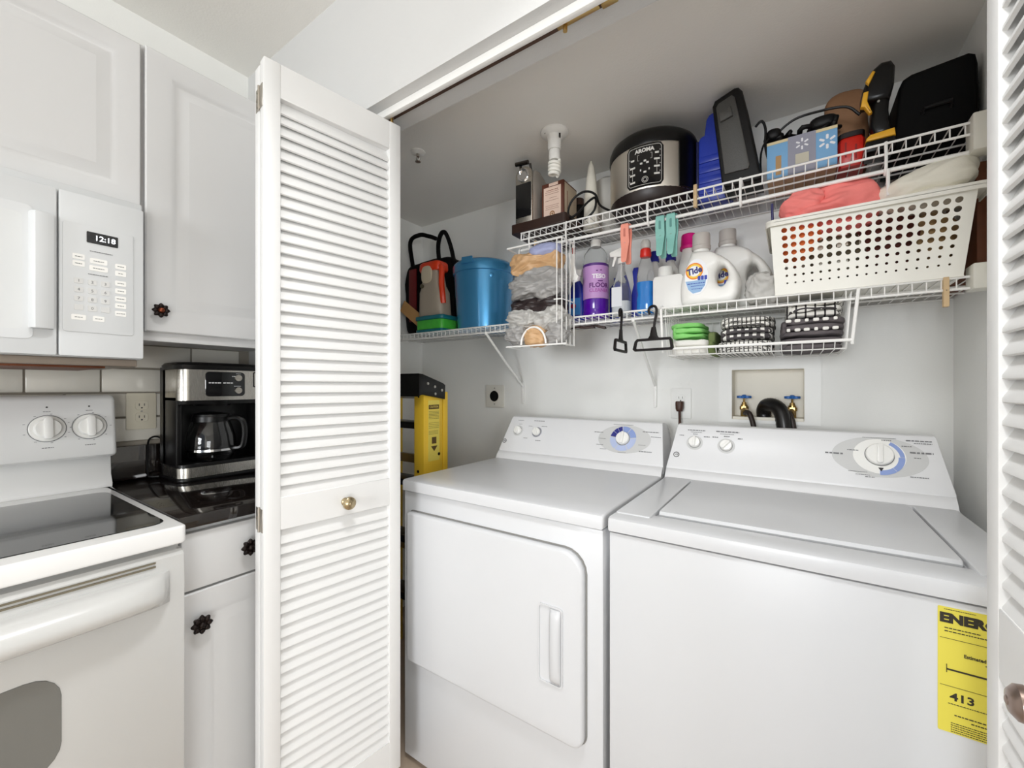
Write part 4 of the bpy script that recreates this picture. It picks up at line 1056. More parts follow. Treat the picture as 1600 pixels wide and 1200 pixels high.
PINKP = mat('peg_pink', (246, 158, 138), .45); TEALP = mat('peg_teal', (134, 194, 184), .45)
big_peg(-.477, PINKP, 'salmon pink plastic peg on the rod above the clear spray bottle')
big_peg(-.360, TEALP, 'teal plastic peg, nearer the pink one of the pair')
big_peg(-.326, TEALP, 'teal plastic peg next to the pink capped bottle')

# ------------------------------------------------------------------ lower shelf, left end
LZ = DL + .002
t = thing('tote_bag', 'black tote bag with red stripe and looped handles at the shelf corner', 'bag', (-1.585, 1.62, LZ))
TOTE = mat('tote_black', (9, 7, 7), .8, var=.2, spec=.2)
B().sq((-1.585, 1.615, LZ + .212), (.180, .065, .20), 7, 14, .008, 9, 3).build('bag_body', TOTE, t, sharp=180)
B().tube([(-1.505, 1.56, 1.83), (-1.500, 1.545, 1.93), (-1.475, 1.54, 1.985), (-1.45, 1.545, 1.985), (-1.425, 1.555, 1.92), (-1.405, 1.565, 1.82)], .011, 8, smooth=6).build('handle', TOTE, t)
B().tube([(-1.70, 1.56, 1.85), (-1.70, 1.54, 1.985), (-1.62, 1.53, 2.005), (-1.55, 1.535, 1.985), (-1.515, 1.545, 1.97)], .011, 8, smooth=6).build('handle', TOTE, t)
B().box(-1.715, -1.660, 1.541, 1.552, 1.56, 1.84, .004).build('red_stripe', mat('tote_red', (110, 18, 20), .6), t)
b = B()
for x, z in ((-1.615, 1.80), (-1.585, 1.775), (-1.61, 1.765), (-1.525, 1.74), (-1.517, 1.747), (-1.509, 1.753), (-1.501, 1.757)): b.sq((x, 1.5465, z), (.0045, .002, .004), 2, 3)
stuff(b.build('dot_print', WPR, t)); B().sq((-1.585, 1.5465, 1.735), (.016, .003, .016), 2, 4).build('pink_print', mat('print_pink', (176, 50, 90), .5), t)
b = B().box(-.10, .10, -.002, .002, -.03, .03, M=Matrix.Translation((-1.60, 1.47, 1.575)) @ Matrix.Rotation(radians(35), 4, 'Y'))
plain('cardboard_strip', 'tan cardboard strip leaning in front of the black tote', 'cardboard', b, mat('kraft_tan', (196, 150, 96), .75))
t = thing('food_tub', 'low teal and green plastic tub at the front of the lower shelf', 'tub', (-1.435, 1.46, LZ))
TQ = mat('tub_teal', (26, 112, 124), .35); GRN = mat('tub_green', (74, 186, 62), .4, var=.2, vscale=40)
B().prism(rrect(-1.525, -1.345, 1.408, 1.53, .02), LZ, LZ + .018, 'z', bev=.004).build('tub_base', TQ, t)
B().prism(rrect(-1.522, -1.348, 1.411, 1.527, .02), LZ + .018, LZ + .062, 'z', bev=.002).build('tub_wall', GRN, t)
B().prism(rrect(-1.528, -1.342, 1.405, 1.533, .022), LZ + .062, LZ + .082, 'z', bev=.005).build('lid', TQ, t)
JZ = LZ + .0825
t = thing('handled_jug', 'grey plastic jug with bright orange lid standing on the teal tub', 'jug', (-1.45, 1.475, JZ))
JB = mat('jug_grey', (172, 160, 144), .5)
B().loft([(JZ, -1.452, 1.475, .072, .042, 5), (JZ + .01, -1.452, 1.475, .078, .047, 5), (JZ + .12, -1.456, 1.475, .072, .045, 5), (JZ + .15, -1.46, 1.475, .060, .04, 4), (JZ + .20, -1.462, 1.475, .052, .036, 4), (JZ + .225, -1.462, 1.475, .048, .034, 4)], 32).build('jug_body', JB, t)
OR = mat('lid_orange', (226, 62, 22), .35)
B().loft([(JZ + .222, -1.462, 1.475, .066, .040, 5), (JZ + .232, -1.462, 1.475, .070, .043, 5), (JZ + .258, -1.462, 1.475, .068, .042, 5), (JZ + .266, -1.462, 1.475, .060, .036, 5)], 32).build('lid', OR, t)
B().tube([(-1.405, 1.46, JZ + .245), (-1.388, 1.452, JZ + .225), (-1.384, 1.448, JZ + .15), (-1.378, 1.448, JZ + .10), (-1.380, 1.455, JZ + .06)], .014, 8, smooth=5).build('handle', OR, t)
B().sq((-1.47, 1.435, JZ + .205), (.036, .006, .042), 3, 6).build('pour_flap', mat('flap_cream', (208, 196, 172), .5), t)
B().cyl((-1.495, 1.432, JZ + .15), (-1.495, 1.424, JZ + .15), .010, n=14).build('latch', mat('latch_grey', (110, 104, 84), .4, .5), t)

t = thing('lidded_bucket', 'pearl blue lidded bucket on the lower shelf', 'bucket', (-1.205, 1.545, LZ))
PBL = mat('pearl_blue', (74, 154, 206), .27, .5, coat=.4, var=.02)
c = (-1.205, 1.545, LZ)
B().lathe([(.117, 0), (.122, .004), (.1235, .02), (.1395, .262), (.1395, .27)], c, 56).build('pail', PBL, t)
b = B().lathe([(.1385, .258), (.1445, .262), (.1455, .290), (.1435, .300), (.132, .312), (.09, .320), (.02, .323), (.001, .323)], c, 56); b.build('lid', PBL, t)
b = B().prism([(-.03, .286), (.03, .286), (.026, .315), (-.026, .315)], -.152, -.143, 'y', bev=.002, M=Matrix.Translation(c) @ Matrix.Rotation(radians(8), 4, 'Z')); b.build('lid_tab', PBL, t)
for a_ in (-38, 150):
    B().lathe([(.010, 0), (.010, .006), (.004, .008)], n=14, M=Matrix.Translation(c) @ Matrix.Rotation(radians(a_), 4, 'Z') @ Matrix.Translation((.1365, 0, .235)) @ Matrix.Rotation(radians(90), 4, 'Y')).build('handle_boss', PBL, t)

# ------------------------------------------------------------------ bag dispenser hanging on the upper rod
t = thing('wire_bag_holder', 'white wire bag holder hanging from the upper rod, stuffed with bags', 'rack', (-.79, 1.345, 1.358))
b = B()
y0, y1 = 1.300, 1.392
for x in (-.668, -.908): b.tube([(x, y1, 1.362), (x, y1, 1.757), (x, y1 + .008, 1.766), (x, y1 + .016, 1.757)], .0028, 6)
B_ = b; b.build('hanger_wire', WIRE, t)
for z, r in ((1.735, .0035), (1.52, .0022), (1.362, .003)):
    q = B().tube([(-.905, y1, z), (-.902, y0, z), (-.670, y0, z), (-.667, y1, z)] if z != 1.52 else [(-.668, y1, z), (-.670, y0, z), (-.70, y0 - .003, z)], r, 6); q.build('side_wire', WIRE, t)
q = B()
for x in (-.670, -.690): q.tube([(x, y0, 1.362), (x, y0, 1.735)], .0022, 6)
for y in (1.33, 1.36): q.tube([(-.668, y, 1.362), (-.668, y, 1.735)], .002, 6)
stuff(q.build('upright_wires', WIRE, t))
hoop = [(-.782 + .052 * cos(radians(a_)), 1.292, 1.366 + .062 * sin(radians(a_))) for a_ in range(0, 181, 12)]
B().tube(hoop, .0038, 8).build('hoop', WIRE, t)
B().tube([(-.905, y0 - .002, 1.362), (-.65, y0 - .002, 1.362)], .0032, 8).build('front_rail', WIRE, t)
def wad(name, label, c_, r_, m, seed, amp=.018, fr=16, p=3):
    b = B().sq(c_, r_, p, 40, amp, fr, seed, ridge=True, st=(.55, 1, 1.5))
    o = b.build(name, m, sharp=75); tag(o, label, 'plastic bag', 'crumpled bags in the bag holder'); return settle(o)
TANB = mat('bag_tan', (206, 166, 122), .45, var=.1); GREYB = mat('bag_grey', (160, 158, 156), .35, var=.25, vscale=30)
BLUEB = mat('bag_lilac', (164, 170, 206), .45, var=.15); GB2 = mat('bag_silver', (186, 184, 180), .3, var=.3, vscale=40); DKB = mat('bag_dark', (48, 38, 38), .4, var=.5, vscale=30)
wad('plastic_bag', 'tan plastic bag wad at the top of the bag holder', (-.800, 1.350, 1.672), (.112, .045, .046), TANB, 2)
wad('plastic_bag', 'pale lilac plastic bag bulging over the tan wad', (-.755, 1.335, 1.712), (.060, .035, .020), BLUEB, 4, .008)
wad('plastic_bag', 'large grey plastic bag wad in the middle of the holder', (-.790, 1.345, 1.588), (.112, .045, .054), GREYB, 6, .022)
wad('plastic_bag', 'dark brown plastic bag squeezed under the large grey wad', (-.795, 1.352, 1.512), (.118, .036, .030), DKB, 8, .014)
wad('plastic_bag', 'silver grey bag low at the left of the holder', (-.845, 1.340, 1.462), (.068, .042, .040), GB2, 11, .018, 20)
wad('plastic_bag', 'silver grey bag low at the right of the holder', (-.730, 1.342, 1.462), (.062, .042, .038), GB2, 13, .018, 20)
wad('plastic_bag', 'rumpled grey bag hanging out at the lower left of the holder', (-.868, 1.330, 1.404), (.044, .040, .034), GREYB, 15, .014, 22)
wad('plastic_bag', 'rumpled grey bag at the bottom right beside the hoop', (-.705, 1.338, 1.404), (.040, .040, .038), GREYB, 17, .014, 22)
wad('plastic_bag', 'tan bag peeking through the bottom hoop', (-.782, 1.325, 1.398), (.046, .034, .034), TANB, 19, .012, 22)
b = B().sq((-.900, 1.475, LZ + .038), (.07, .05, .042), 3, 16, .016, 20, 23, ridge=True)
plain('bin_bag', 'black crinkled plastic bag between the bucket and the bag holder', 'plastic bag', b, mat('bag_black', (18, 16, 17), .25), 180)

# ------------------------------------------------------------------ bottles on the lower shelf
t = thing('spray_bottle', 'dark blue spray bottle with white head beside the bag holder', 'spray bottle', (-.700, 1.49, LZ))
B().loft([(LZ, -.700, 1.49, .030, .022, 4), (LZ + .008, -.700, 1.49, .033, .025, 4), (LZ + .10, -.700, 1.49, .033, .025, 4), (LZ + .135, -.700, 1.49, .024, .02, 3), (LZ + .155, -.700, 1.49, .013, .013, 2)], 28).build('bottle_body', mat('bottle_navy', (24, 44, 150), .25, coat=.3), t)
B().box(-.724, -.676, 1.4635, 1.4655, LZ + .02, LZ + .085).build('bottle_label', mat('label_blue', (60, 130, 200), .5), t)
B().sq((-.705, 1.463, LZ + .055), (.012, .002, .010), 2, 4).build('label_mark', mat('label_crimson', (150, 30, 70), .5), t)
trigger(B(), -.700, 1.49, LZ + .153, 1.0).build('trigger_head', WHITEP, t)
t = thing('scrub_brush', 'white scrub brush with red tip hanging from the rod', 'brush', (-.672, 1.395, 1.59))
B().prism([(-.676, 1.745), (-.668, 1.745), (-.666, 1.66), (-.652, 1.60), (-.668, 1.594), (-.684, 1.60), (-.680, 1.66)], 1.392, 1.402, 'y', bev=.002).build('handle', WHITEP, t)
B().prism([(-.690, 1.618), (-.684, 1.60), (-.655, 1.60), (-.648, 1.615), (-.655, 1.622)], 1.388, 1.408, 'y', bev=.003).build('head', WHITEP, t)
B().tube([(-.690, 1.398, 1.70), (-.680, 1.396, 1.665), (-.665, 1.394, 1.625)], .004, 8).build('clip_arm', WHITEP, t)
B().cyl((-.672, 1.397, 1.700), (-.672, 1.397, 1.722), .0058, n=12).build('red_tip', mat('brush_red', (170, 52, 44), .4), t)

t = thing('floor_cleaner_bottle', 'clear bottle of purple floor cleaner with a lilac label', 'bottle', (-.628, 1.50, LZ))
c = (-.628, 1.50, LZ)
B().lathe([(.044, 0), (.048, .006), (.048, .03), (.0465, .033), (.0475, .038), (.0475, .17), (.048, .20), (.0485, .228), (.044, .248), (.030, .268), (.0175, .278), (.0165, .284), (.0160, .284), (.0165, .277), (.029, .266), (.042, .247), (.0465, .227), (.0455, .17), (.0455, .04), (.046, .01), (.042, .004)], c, 40).build('bottle_body', CLEARP, t)
B().lathe([(.044, -.0003), (.0483, .006), (.0483, .03), (.0468, .033), (.0478, .038), (.0478, .073), (.001, .0735)], c, 36).build('purple_liquid', mat('liquid_purple', (84, 16, 160), .15, coat=.4), t)
lb = B().lathe([(.0478, .074), (.0486, .0745), (.0486, .198), (.0478, .1985)], c, 40, cap=False).build('bottle_label', mat('label_lilac', (196, 150, 208), .45), t)
B().lathe([(.0479, .196), (.0488, .1965), (.0488, .206), (.0479, .2065)], c, 40, cap=False).build('label_band', mat('label_plum', (88, 44, 130), .4), t)
B().lathe([(.0195, .277), (.0198, .300), (.018, .303), (.001, .3032)], c, 24).build('cap', WHITEP, t)
aL = radians(38)
LM = Matrix.Translation(c) @ Matrix.Rotation(aL, 4, 'Z') @ Matrix.Translation((0, -.0488, 0)) @ Matrix(((1, 0, 0, 0), (0, 0, -1, 0), (0, 1, 0, 0), (0, 0, 0, 1)))
LI = mat('label_violet_ink', (104, 40, 120), .5); LW = mat('label_white_ink', (246, 240, 248), .5)
text('FLOOR', .024, LM @ Matrix.Translation((0, .122, 0)), LI, t, bold=.0007, bend=.0490)
text('CLEANER', .018, LM @ Matrix.Translation((0, .103, 0)), mat('label_pink_ink', (176, 96, 176), .5), t, bold=.0004, bend=.0490)
text('TESO', .022, LM @ Matrix.Translation((0, .155, 0)), LW, t, bold=.0010, bend=.0490)
b = B()
for x0, y0, w in ((-.012, .174, .007), (.003, .176, .007), (-.005, .136, .018)):
    b.box(x0, x0 + w, y0, y0 + .0035, -.0002, .0006, M=LM)
stuff(b.build('label_print', LI, t))

t = thing('spray_bottle', 'clear spray bottle with white trigger under the pink peg', 'spray bottle', (-.517, 1.47, LZ))
c = (-.517, 1.47)
B().loft([(LZ, *c, .029, .024, 3), (LZ + .006, *c, .032, .027, 3), (LZ + .09, *c, .032, .027, 3), (LZ + .125, *c, .025, .022, 2.4), (LZ + .16, *c, .014, .014, 2), (LZ + .19, *c, .0125, .0125, 2)], 28).build('bottle_body', CLEARP, t)
B().loft([(LZ - .0002, *c, .0292, .0242, 3), (LZ + .006, *c, .0323, .0273, 3), (LZ + .05, *c, .0323, .0273, 3)], 24).build('clear_liquid', mat('liquid_pale', (224, 228, 232), .15, trans=.3, ior=1.15), t)
B().box(c[0] - .026, c[0] + .012, c[1] - .0285, c[1] - .0275, LZ + .03, LZ + .10).build('bottle_label', mat('label_pale', (226, 228, 234), .5), t)
trigger(B(), c[0], c[1], LZ + .188, 1.15).build('trigger_head', WHITEP, t)
B().cyl((c[0], c[1], LZ + .02), (c[0], c[1], LZ + .19), .002, n=6).build('dip_tube', WHITEP, t)

b = B().prism([(-.493, LZ), (-.455, LZ), (-.455, LZ + .08), (-.466, LZ + .118), (-.462, LZ + .165), (-.468, LZ + .178), (-.484, LZ + .178), (-.489, LZ + .165), (-.484, LZ + .118), (-.493, LZ + .08)], 1.505, 1.523, 'y', bev=.004)
plain('blue_scraper', 'flat dark blue scraper standing between the clear bottles', 'scraper', b, mat('scraper_blue', (26, 40, 150), .35))
b = B().loft([(LZ, -.575, 1.59, .028, .025, 4), (LZ + .13, -.575, 1.59, .028, .025, 4), (LZ + .15, -.575, 1.59, .014, .014, 2), (LZ + .17, -.575, 1.59, .014, .014, 2)], 24)
plain('blue_bottle', 'navy blue bottle half hidden behind the purple floor cleaner', 'bottle', b, mat('bottle_navy', (24, 44, 150), .25))
t = thing('glass_cleaner_bottle', 'bottle of bright blue cleaner with a red collar', 'bottle', (-.436, 1.485, LZ))
c = (-.434, 1.485)
B().loft([(LZ, *c, .026, .022, 3), (LZ + .006, *c, .0285, .0245, 3), (LZ + .055, *c, .0285, .0245, 3), (LZ + .07, *c, .0255, .022, 3), (LZ + .09, *c, .0285, .0245, 3), (LZ + .14, *c, .028, .024, 3), (LZ + .175, *c, .022, .02, 2.3), (LZ + .205, *c, .0135, .0135, 2)], 28).build('bottle_body', CLEARP, t)
B().loft([(LZ - .0002, *c, .0262, .0222, 3), (LZ + .006, *c, .0288, .0248, 3), (LZ + .055, *c, .0288, .0248, 3), (LZ + .07, *c, .0258, .0223, 3), (LZ + .09, *c, .0288, .0248, 3), (LZ + .112, *c, .0286, .0246, 3)], 28).build('blue_liquid', mat('liquid_blue', (28, 124, 206), .12, coat=.4), t)
B().lathe([(.017, .2), (.0195, .206), (.018, .228), (.014, .232)], (*c, LZ), 24).build('collar', mat('collar_red', (222, 44, 34), .35), t)
B().lathe([(.014, .231), (.0175, .236), (.0175, .252), (.012, .262), (.001, .264)], (*c, LZ), 24).build('cap', FROST, t)
def capped(name, label, x, y, r, h, mb, mc, ch, cr=None):
    t = thing(name, label, 'bottle', (x, y, LZ)); cr = cr or r * .62
    B().lathe([(r * .92, 0), (r, .006), (r, h * .72), (r * .9, h * .82), (cr * .85, h * .93), (cr * .8, h)], (x, y, LZ), 28).build('bottle_body', mb, t)
    B().lathe([(cr * 1.12, h - .006), (cr * 1.12, h + .004), (cr, h + .008), (cr * .92, h + ch), (cr * .8, h + ch + .003), (.001, h + ch + .003)], (x, y, LZ), 24).build('cap', mc, t)
    return t
NAVY = mat('cap_navy', (24, 32, 140), .35)
MILK = mat('bottle_milky', (232, 230, 226), .35, trans=.15, ior=1.3)
capped('capped_bottle', 'milky bottle with navy cap behind the blue cleaner', -.425, 1.565, .027, .208, MILK, NAVY, .03, .015)
capped('capped_bottle', 'milky bottle with navy cap behind the white square bottle', -.366, 1.56, .028, .202, MILK, NAVY, .03, .016)
capped('capped_bottle', 'white bottle with a hot pink cap left of the detergent jugs', -.308, 1.575, .033, .236, WHITEP, mat('cap_pink', (236, 24, 140), .35), .044, .027)
t = thing('square_bottle', 'blank white square bottle in front of the navy capped bottle', 'bottle', (-.349, 1.48, LZ))
B().prism(rrect(-.399, -.300, LZ, LZ + .118, (.014, .014, .004, .004)), 1.445, 1.515, 'y', bev=.005).build('bottle_body', mat('satin_white', (244, 243, 240), .5), t)
B().lathe([(.024, .117), (.024, .150), (.022, .153), (.001, .153)], (-.365, 1.48, LZ), 28).build('cap', WHITEP, t)

# detergent jugs with a handle hole
def poly_ray(poly, c_, a_):
    dx, dy = cos(a_), sin(a_); best = 0
    for i in range(len(poly)):
        (x1, y1), (x2, y2) = poly[i], poly[(i + 1) % len(poly)]
        ex, ey = x2 - x1, y2 - y1; det = dx * -ey + dy * ex
        if abs(det) < 1e-12: continue
        qx, qy = x1 - c_[0], y1 - c_[1]
        t_ = (qx * -ey + qy * ex) / det; u = (dx * qy - dy * qx) / det
        if t_ > 0 and -1e-9 <= u <= 1 + 1e-9: best = max(best, t_)
    return best
def jug(label, x, y, z, s, hole, neck, D=.046, first=False):
    """x,z: lower left corner; outline in units of s"""
    t = thing('detergent_jug', label, 'detergent', (x + .5 * s, y, z))
    ol = [Vector((a_, b_)) for a_, b_ in ((.06, .0), (.02, .03), (.0, .25), (.02, .5), (.10, .75), (.17, .92), (.20, 1.0), (.42, 1.0), (.62, .93), (.82, .77), (.95, .56), (1.0, .36), (.97, .16), (.90, .03), (.84, .0))]
    ol = [(x + p.x * s, z + p.y * s) for p in spline([Vector((p.x, p.y, 0)) for p in ol], 3, True)]
    hc = (x + hole[0] * s, z + hole[1] * s); N = 56; rows = []
    for i in range(N):
        a_ = 2 * pi * i / N; ro = poly_ray(ol, hc, a_)
        ca, sa = cos(a_), sin(a_)
        ri = 1 / math.sqrt((ca / (hole[2] * s)) ** 2 + (sa / (hole[3] * s)) ** 2)
        wv = ro - ri; Dd = min(D, .012 + wv * .75)
        r = []
        for k in range(20):
            ph = 2 * pi * k / 20; cc, ss = cos(ph), sin(ph); p = 5 if wv > .05 else 2.6
            kk = (abs(cc) ** p + abs(ss) ** p) ** (-1 / p)
            rad = (ri + ro) / 2 + cc * kk * wv / 2
            r.append((hc[0] + rad * ca, y + ss * kk * Dd, hc[1] + rad * sa))
        rows.append(r)
    rows.append(rows[0])
    B().loops(rows, False, False).build('jug_body', mat('jug_white', (243, 242, 238), .38), t, sharp=70)
    nx = x + neck * s
    B().lathe([(.024, -.012), (.024, .012), (.021, .014), (.001, .014)], (nx, y, z + s), 28).build('neck', WHITEP, t)
    B().lathe([(.0265, .010), (.0285, .013), (.0285, .022), (.0265, .024), (.0262, .058), (.025, .062), (.001, .062)], (nx, y, z + s), 32).build('measuring_cap', mat('cap_translucent', (214, 208, 202), .3, trans=.25, ior=1.3), t)
    return t
TOR = mat('roundel_orange', (240, 138, 30), .45); TYE = mat('roundel_yellow', (250, 206, 60), .45); TNV = mat('logo_navy', (34, 36, 120), .45); TBL = mat('label_sky', (150, 186, 224), .5); TDB = mat('label_royal', (40, 66, 176), .5)
def jug_label(t, x, y, z, k=1.0):
    disc = lambda r, n=36: [(x + r * cos(2 * pi * i / n), z + .0 + r * 1.02 * sin(2 * pi * i / n)) for i in range(n)]
    el = [(x + .006 * k + .034 * k * cos(2 * pi * i / 36), z - .018 * k + .056 * k * sin(2 * pi * i / 36)) for i in range(36)]
    lb = B().prism(el, y - .0006, y + .004, 'y').build('front_label', mat('label_white', (246, 247, 250), .4), t)
    B().prism(disc(.0255 * k), y - .0010, y - .0004, 'y').build('roundel', TOR, lb)
    B().prism(disc(.0215 * k), y - .0014, y - .0008, 'y').build('roundel', TYE, lb)
    B().prism(disc(.0165 * k), y - .0018, y - .0012, 'y').build('roundel', mat('label_white', (246, 247, 250), .4), lb)
    text('Tide', .027 * k, frame((x, y - .0019, z), (cos(.2), 0, sin(.2)), (-sin(.2), 0, cos(.2)), (0, -1, 0)), TNV, lb, bold=.0011, sx=.9, shear=.1)
    b = B().prism([(x - .026 * k, z - .030 * k), (x + .034 * k, z - .030 * k), (x + .031 * k, z - .048 * k), (x + .018 * k, z - .066 * k), (x - .004 * k, z - .070 * k), (x - .018 * k, z - .056 * k)], y - .0011, y - .0004, 'y'); b.build('label_band', TBL, lb)
    b = B()
    for i in range(3): b.prism(rrect(x + .010 * k + i * .0095 * k, x + .018 * k + i * .0095 * k, z - .030 * k, z - .017 * k, .002), y - .0016, y - .0008, 'y')
    stuff(b.build('label_squares', TDB, lb))
    lines([(x - .02 * k, x + .03 * k, z - .039 * k, .0035), (x - .01 * k, x + .03 * k, z - .047 * k, .0025), (x - .008 * k, x + .024 * k, z - .056 * k, .0025)], FY(0, y - .0012, 0), TDB, lb)
tj = jug('white laundry detergent jug in front with a roundel label', -.305, 1.452, LZ, .172, (.70, .50, .10, .19), .34, D=.044)
jug_label(tj, -.259, 1.4070, LZ + .107)
tj = jug('taller white laundry detergent jug standing behind the labelled one', -.262, 1.580, LZ, .212, (.71, .50, .085, .17), .36, D=.050)
jug_label(tj, -.200, 1.529, LZ + .112, 1.0)

b = B().sq((-.080, 1.515, LZ + .045), (.045, .05, .050), 2.6, 18, .012, 26, 31, ridge=True)
plain('plastic_wrap', 'thin white plastic bag crumpled between jug and white basket', 'plastic bag', b, mat('wrap_white', (232, 230, 226), .35, trans=.25, ior=1.2), 180)

# ------------------------------------------------------------------ perforated basket
BK = mat('basket_white', (240, 238, 229), .42, var=.01)
bx0, bx1, bz0, bz1 = -.0655, .3545, LZ, 1.664
def bmap(side):
    def f(u, v, w):                                    # u along the side, v height, w depth inwards
        k = (v - bz0) / (bz1 - bz0); fl = 1 - k
        X0, X1 = bx0 + .011 + .012 * fl, bx1 - .012 - .016 * fl; Yf, Yb = 1.352 + .036 * fl, 1.616 - .03 * fl
        if side == 'f': return (X0 + (X1 - X0) * u, Yf + w, v)
        if side == 'b': return (X0 + (X1 - X0) * u, Yb - w, v)
        if side == 'l': return (X0 + w, Yf + (Yb - Yf) * u, v)
        return (X1 - w, Yf + (Yb - Yf) * u, v)
    return f
def holed(side, cols, u0, u1, rows_):
    b = B(); bm = bmesh.new(); f = bmap(side); T = .0022
    du = (u1 - u0) / cols; v0, v1 = 1.488, 1.648; dv = (v1 - v0) / len(rows_)
    Lu = {'f': .394, 'b': .394}.get(side, .25)
    def quad(a_, b_, c_, d_):
        for w, rev in ((0, 0), (T, 1)):
            p = [bm.verts.new(f(q[0], q[1], w)) for q in (a_, b_, c_, d_)]
            bm.faces.new(p if not rev else p[::-1])
    for i in range(cols):
        for j, rr_ in enumerate(rows_):
            cu, cv = u0 + du * (i + .5), v1 - dv * (j + .5)
            sqp = [(1, -1), (1, 0), (1, 1), (0, 1), (-1, 1), (-1, 0), (-1, -1), (0, -1)]
            O = [(cu + p[0] * du / 2, cv + p[1] * dv / 2) for p in sqp]
            n = 16; I = [(cu + rr_ * cos(2 * pi * q / n - pi / 4) / Lu, cv + rr_ * sin(2 * pi * q / n - pi / 4)) for q in range(n)]
            O2 = []
            for q in range(8):
                O2.append(O[q]); nx_ = O[(q + 1) % 8]; O2.append(((O[q][0] + nx_[0]) / 2, (O[q][1] + nx_[1]) / 2))
            for w, rev in ((0, 0), (T, 1)):
                vo = [bm.verts.new(f(p[0], p[1], w)) for p in O2]; vi = [bm.verts.new(f(p[0], p[1], w)) for p in I]
                for q in range(n):
                    fc = (vo[q], vo[(q + 1) % n], vi[(q + 1) % n], vi[q]); bm.faces.new(fc if not rev else fc[::-1])
            wa = [bm.verts.new(f(p[0], p[1], 0)) for p in I]; wb_ = [bm.verts.new(f(p[0], p[1], T)) for p in I]
            for q in range(n): bm.faces.new((wa[q], wa[(q + 1) % n], wb_[(q + 1) % n], wb_[q]))
    quad((0, bz0), (1, bz0), (1, v0), (0, v0)); quad((0, v1), (1, v1), (1, bz1), (0, bz1))
    quad((0, v0), (u0, v0), (u0, v1), (0, v1)); quad((u1, v0), (1, v0), (1, v1), (u1, v1))
    bmesh.ops.remove_doubles(bm, verts=bm.verts[:], dist=1e-6)
    b._put(bm); return b
t = thing('perforated_basket', 'white perforated plastic basket of clothes on the lower shelf', 'basket', (.145, 1.48, LZ))
HR = [.0068, .0068, .0068, .0066, .0064, .0042, .0033, .0026]
wl = holed('f', 18, .055, .955, HR).build('front_wall', BK, t, smooth=False, recalc=False)
holed('b', 18, .055, .955, HR).build('rear_wall', BK, t, smooth=False, recalc=False)
holed('l', 10, .10, .90, HR).build('side_wall', BK, t, smooth=False, recalc=False)
holed('r', 10, .10, .90, HR).build('side_wall', BK, t, smooth=False, recalc=False)
B().box(bx0 + .022, bx1 - .027, 1.387, 1.588, LZ, LZ + .003).build('basket_floor', BK, t)
b = B().ring(rrect(bx0, bx1 + .012, 1.340, 1.628, .022), rrect(bx0 + .011, bx1 - .012, 1.353, 1.616, .014), 1.659, 1.6665, 'z').ring(rrect(bx0, bx1 + .012, 1.340, 1.628, .022), rrect(bx0 + .003, bx1 + .009, 1.343, 1.625, .02), 1.650, 1.660, 'z')
b.build('rim', BK, t)
lines([(.068, .150, 1.6575, .0035)], FY(0, 1.3515, 0), mat('embossed', (214, 212, 202), .5), t, 'embossed_print')
CORAL = mat('cloth_coral', (255, 140, 134), .85, var=.05, bump=.3, bscale=400); ORNG = mat('cloth_orange', (246, 132, 70), .85, bump=.3, bscale=400)
CREAM = mat('cloth_cream', (242, 238, 224), .85, var=.04, bump=.3, bscale=300); BRN = mat('cloth_brown', (88, 36, 24), .85); MIX = grid_mat('cloth_mixed', (90, 80, 60), (224, 220, 206), 22, .0, .5)
def garment(name, label, c_, r_, m, seed, amp=.016, fr=13, p=2.6, M=None):
    b = B().sq(c_, r_, p, 34, amp, fr, seed, M=M, ridge=True, st=(.6, 1, 1.2))
    o = b.build(name, m, sharp=180); tag(o, label, 'clothing', 'clothes in the white basket'); return settle(o)
garment('garment', 'coral pink garment heaped over the basket front', (.085, 1.455, 1.690), (.108, .080, .072), CORAL, 3, .022, 11)
garment('garment', 'coral pink fold bunched at the left of the basket front', (.022, 1.425, 1.700), (.050, .050, .050), CORAL, 25, .016, 14)
garment('garment', 'orange garment at the left corner of the basket', (.014, 1.438, 1.632), (.050, .048, .072), ORNG, 7, .012)
garment('garment', 'cream fleece garment piled at the right of the basket', (0, 0, 0), (.104, .085, .044), CREAM, 12, .012, 10, 2.6, Matrix.Translation((.266, 1.458, 1.708)) @ Matrix.Rotation(radians(-17), 4, 'Y'))
garment('garment', 'cream fleece fold lying along the basket rim', (.280, 1.42, 1.666), (.075, .055, .022), CREAM, 14, .008)
garment('garment', 'dark brown garment seen through the basket holes', (.195, 1.47, 1.570), (.085, .080, .085), BRN, 16, .014)
garment('garment', 'checked garment seen through the basket holes', (.095, 1.45, 1.555), (.075, .065, .080), MIX, 18, .012)
garment('garment', 'tan garment low in the right of the basket', (.285, 1.47, 1.560), (.045, .075, .080), mat('cloth_tan', (170, 140, 96), .85), 21, .012)
b = B().cyl((-.047, 1.375, 1.60), (-.050, 1.368, 1.722), .004, .0032, n=8)
plain('blue_pen', 'dark blue stick poking out of the basket corner', 'pen', b, mat('pen_navy', (22, 18, 90), .4))
b = B().box(.361, .3785, 1.44, 1.68, LZ, 1.745, .001)
plain('wooden_board', 'brown wooden board leaning on the wall behind the basket', 'board', b, mat('board_brown', (112, 62, 34), .6, var=.3, vscale=20))

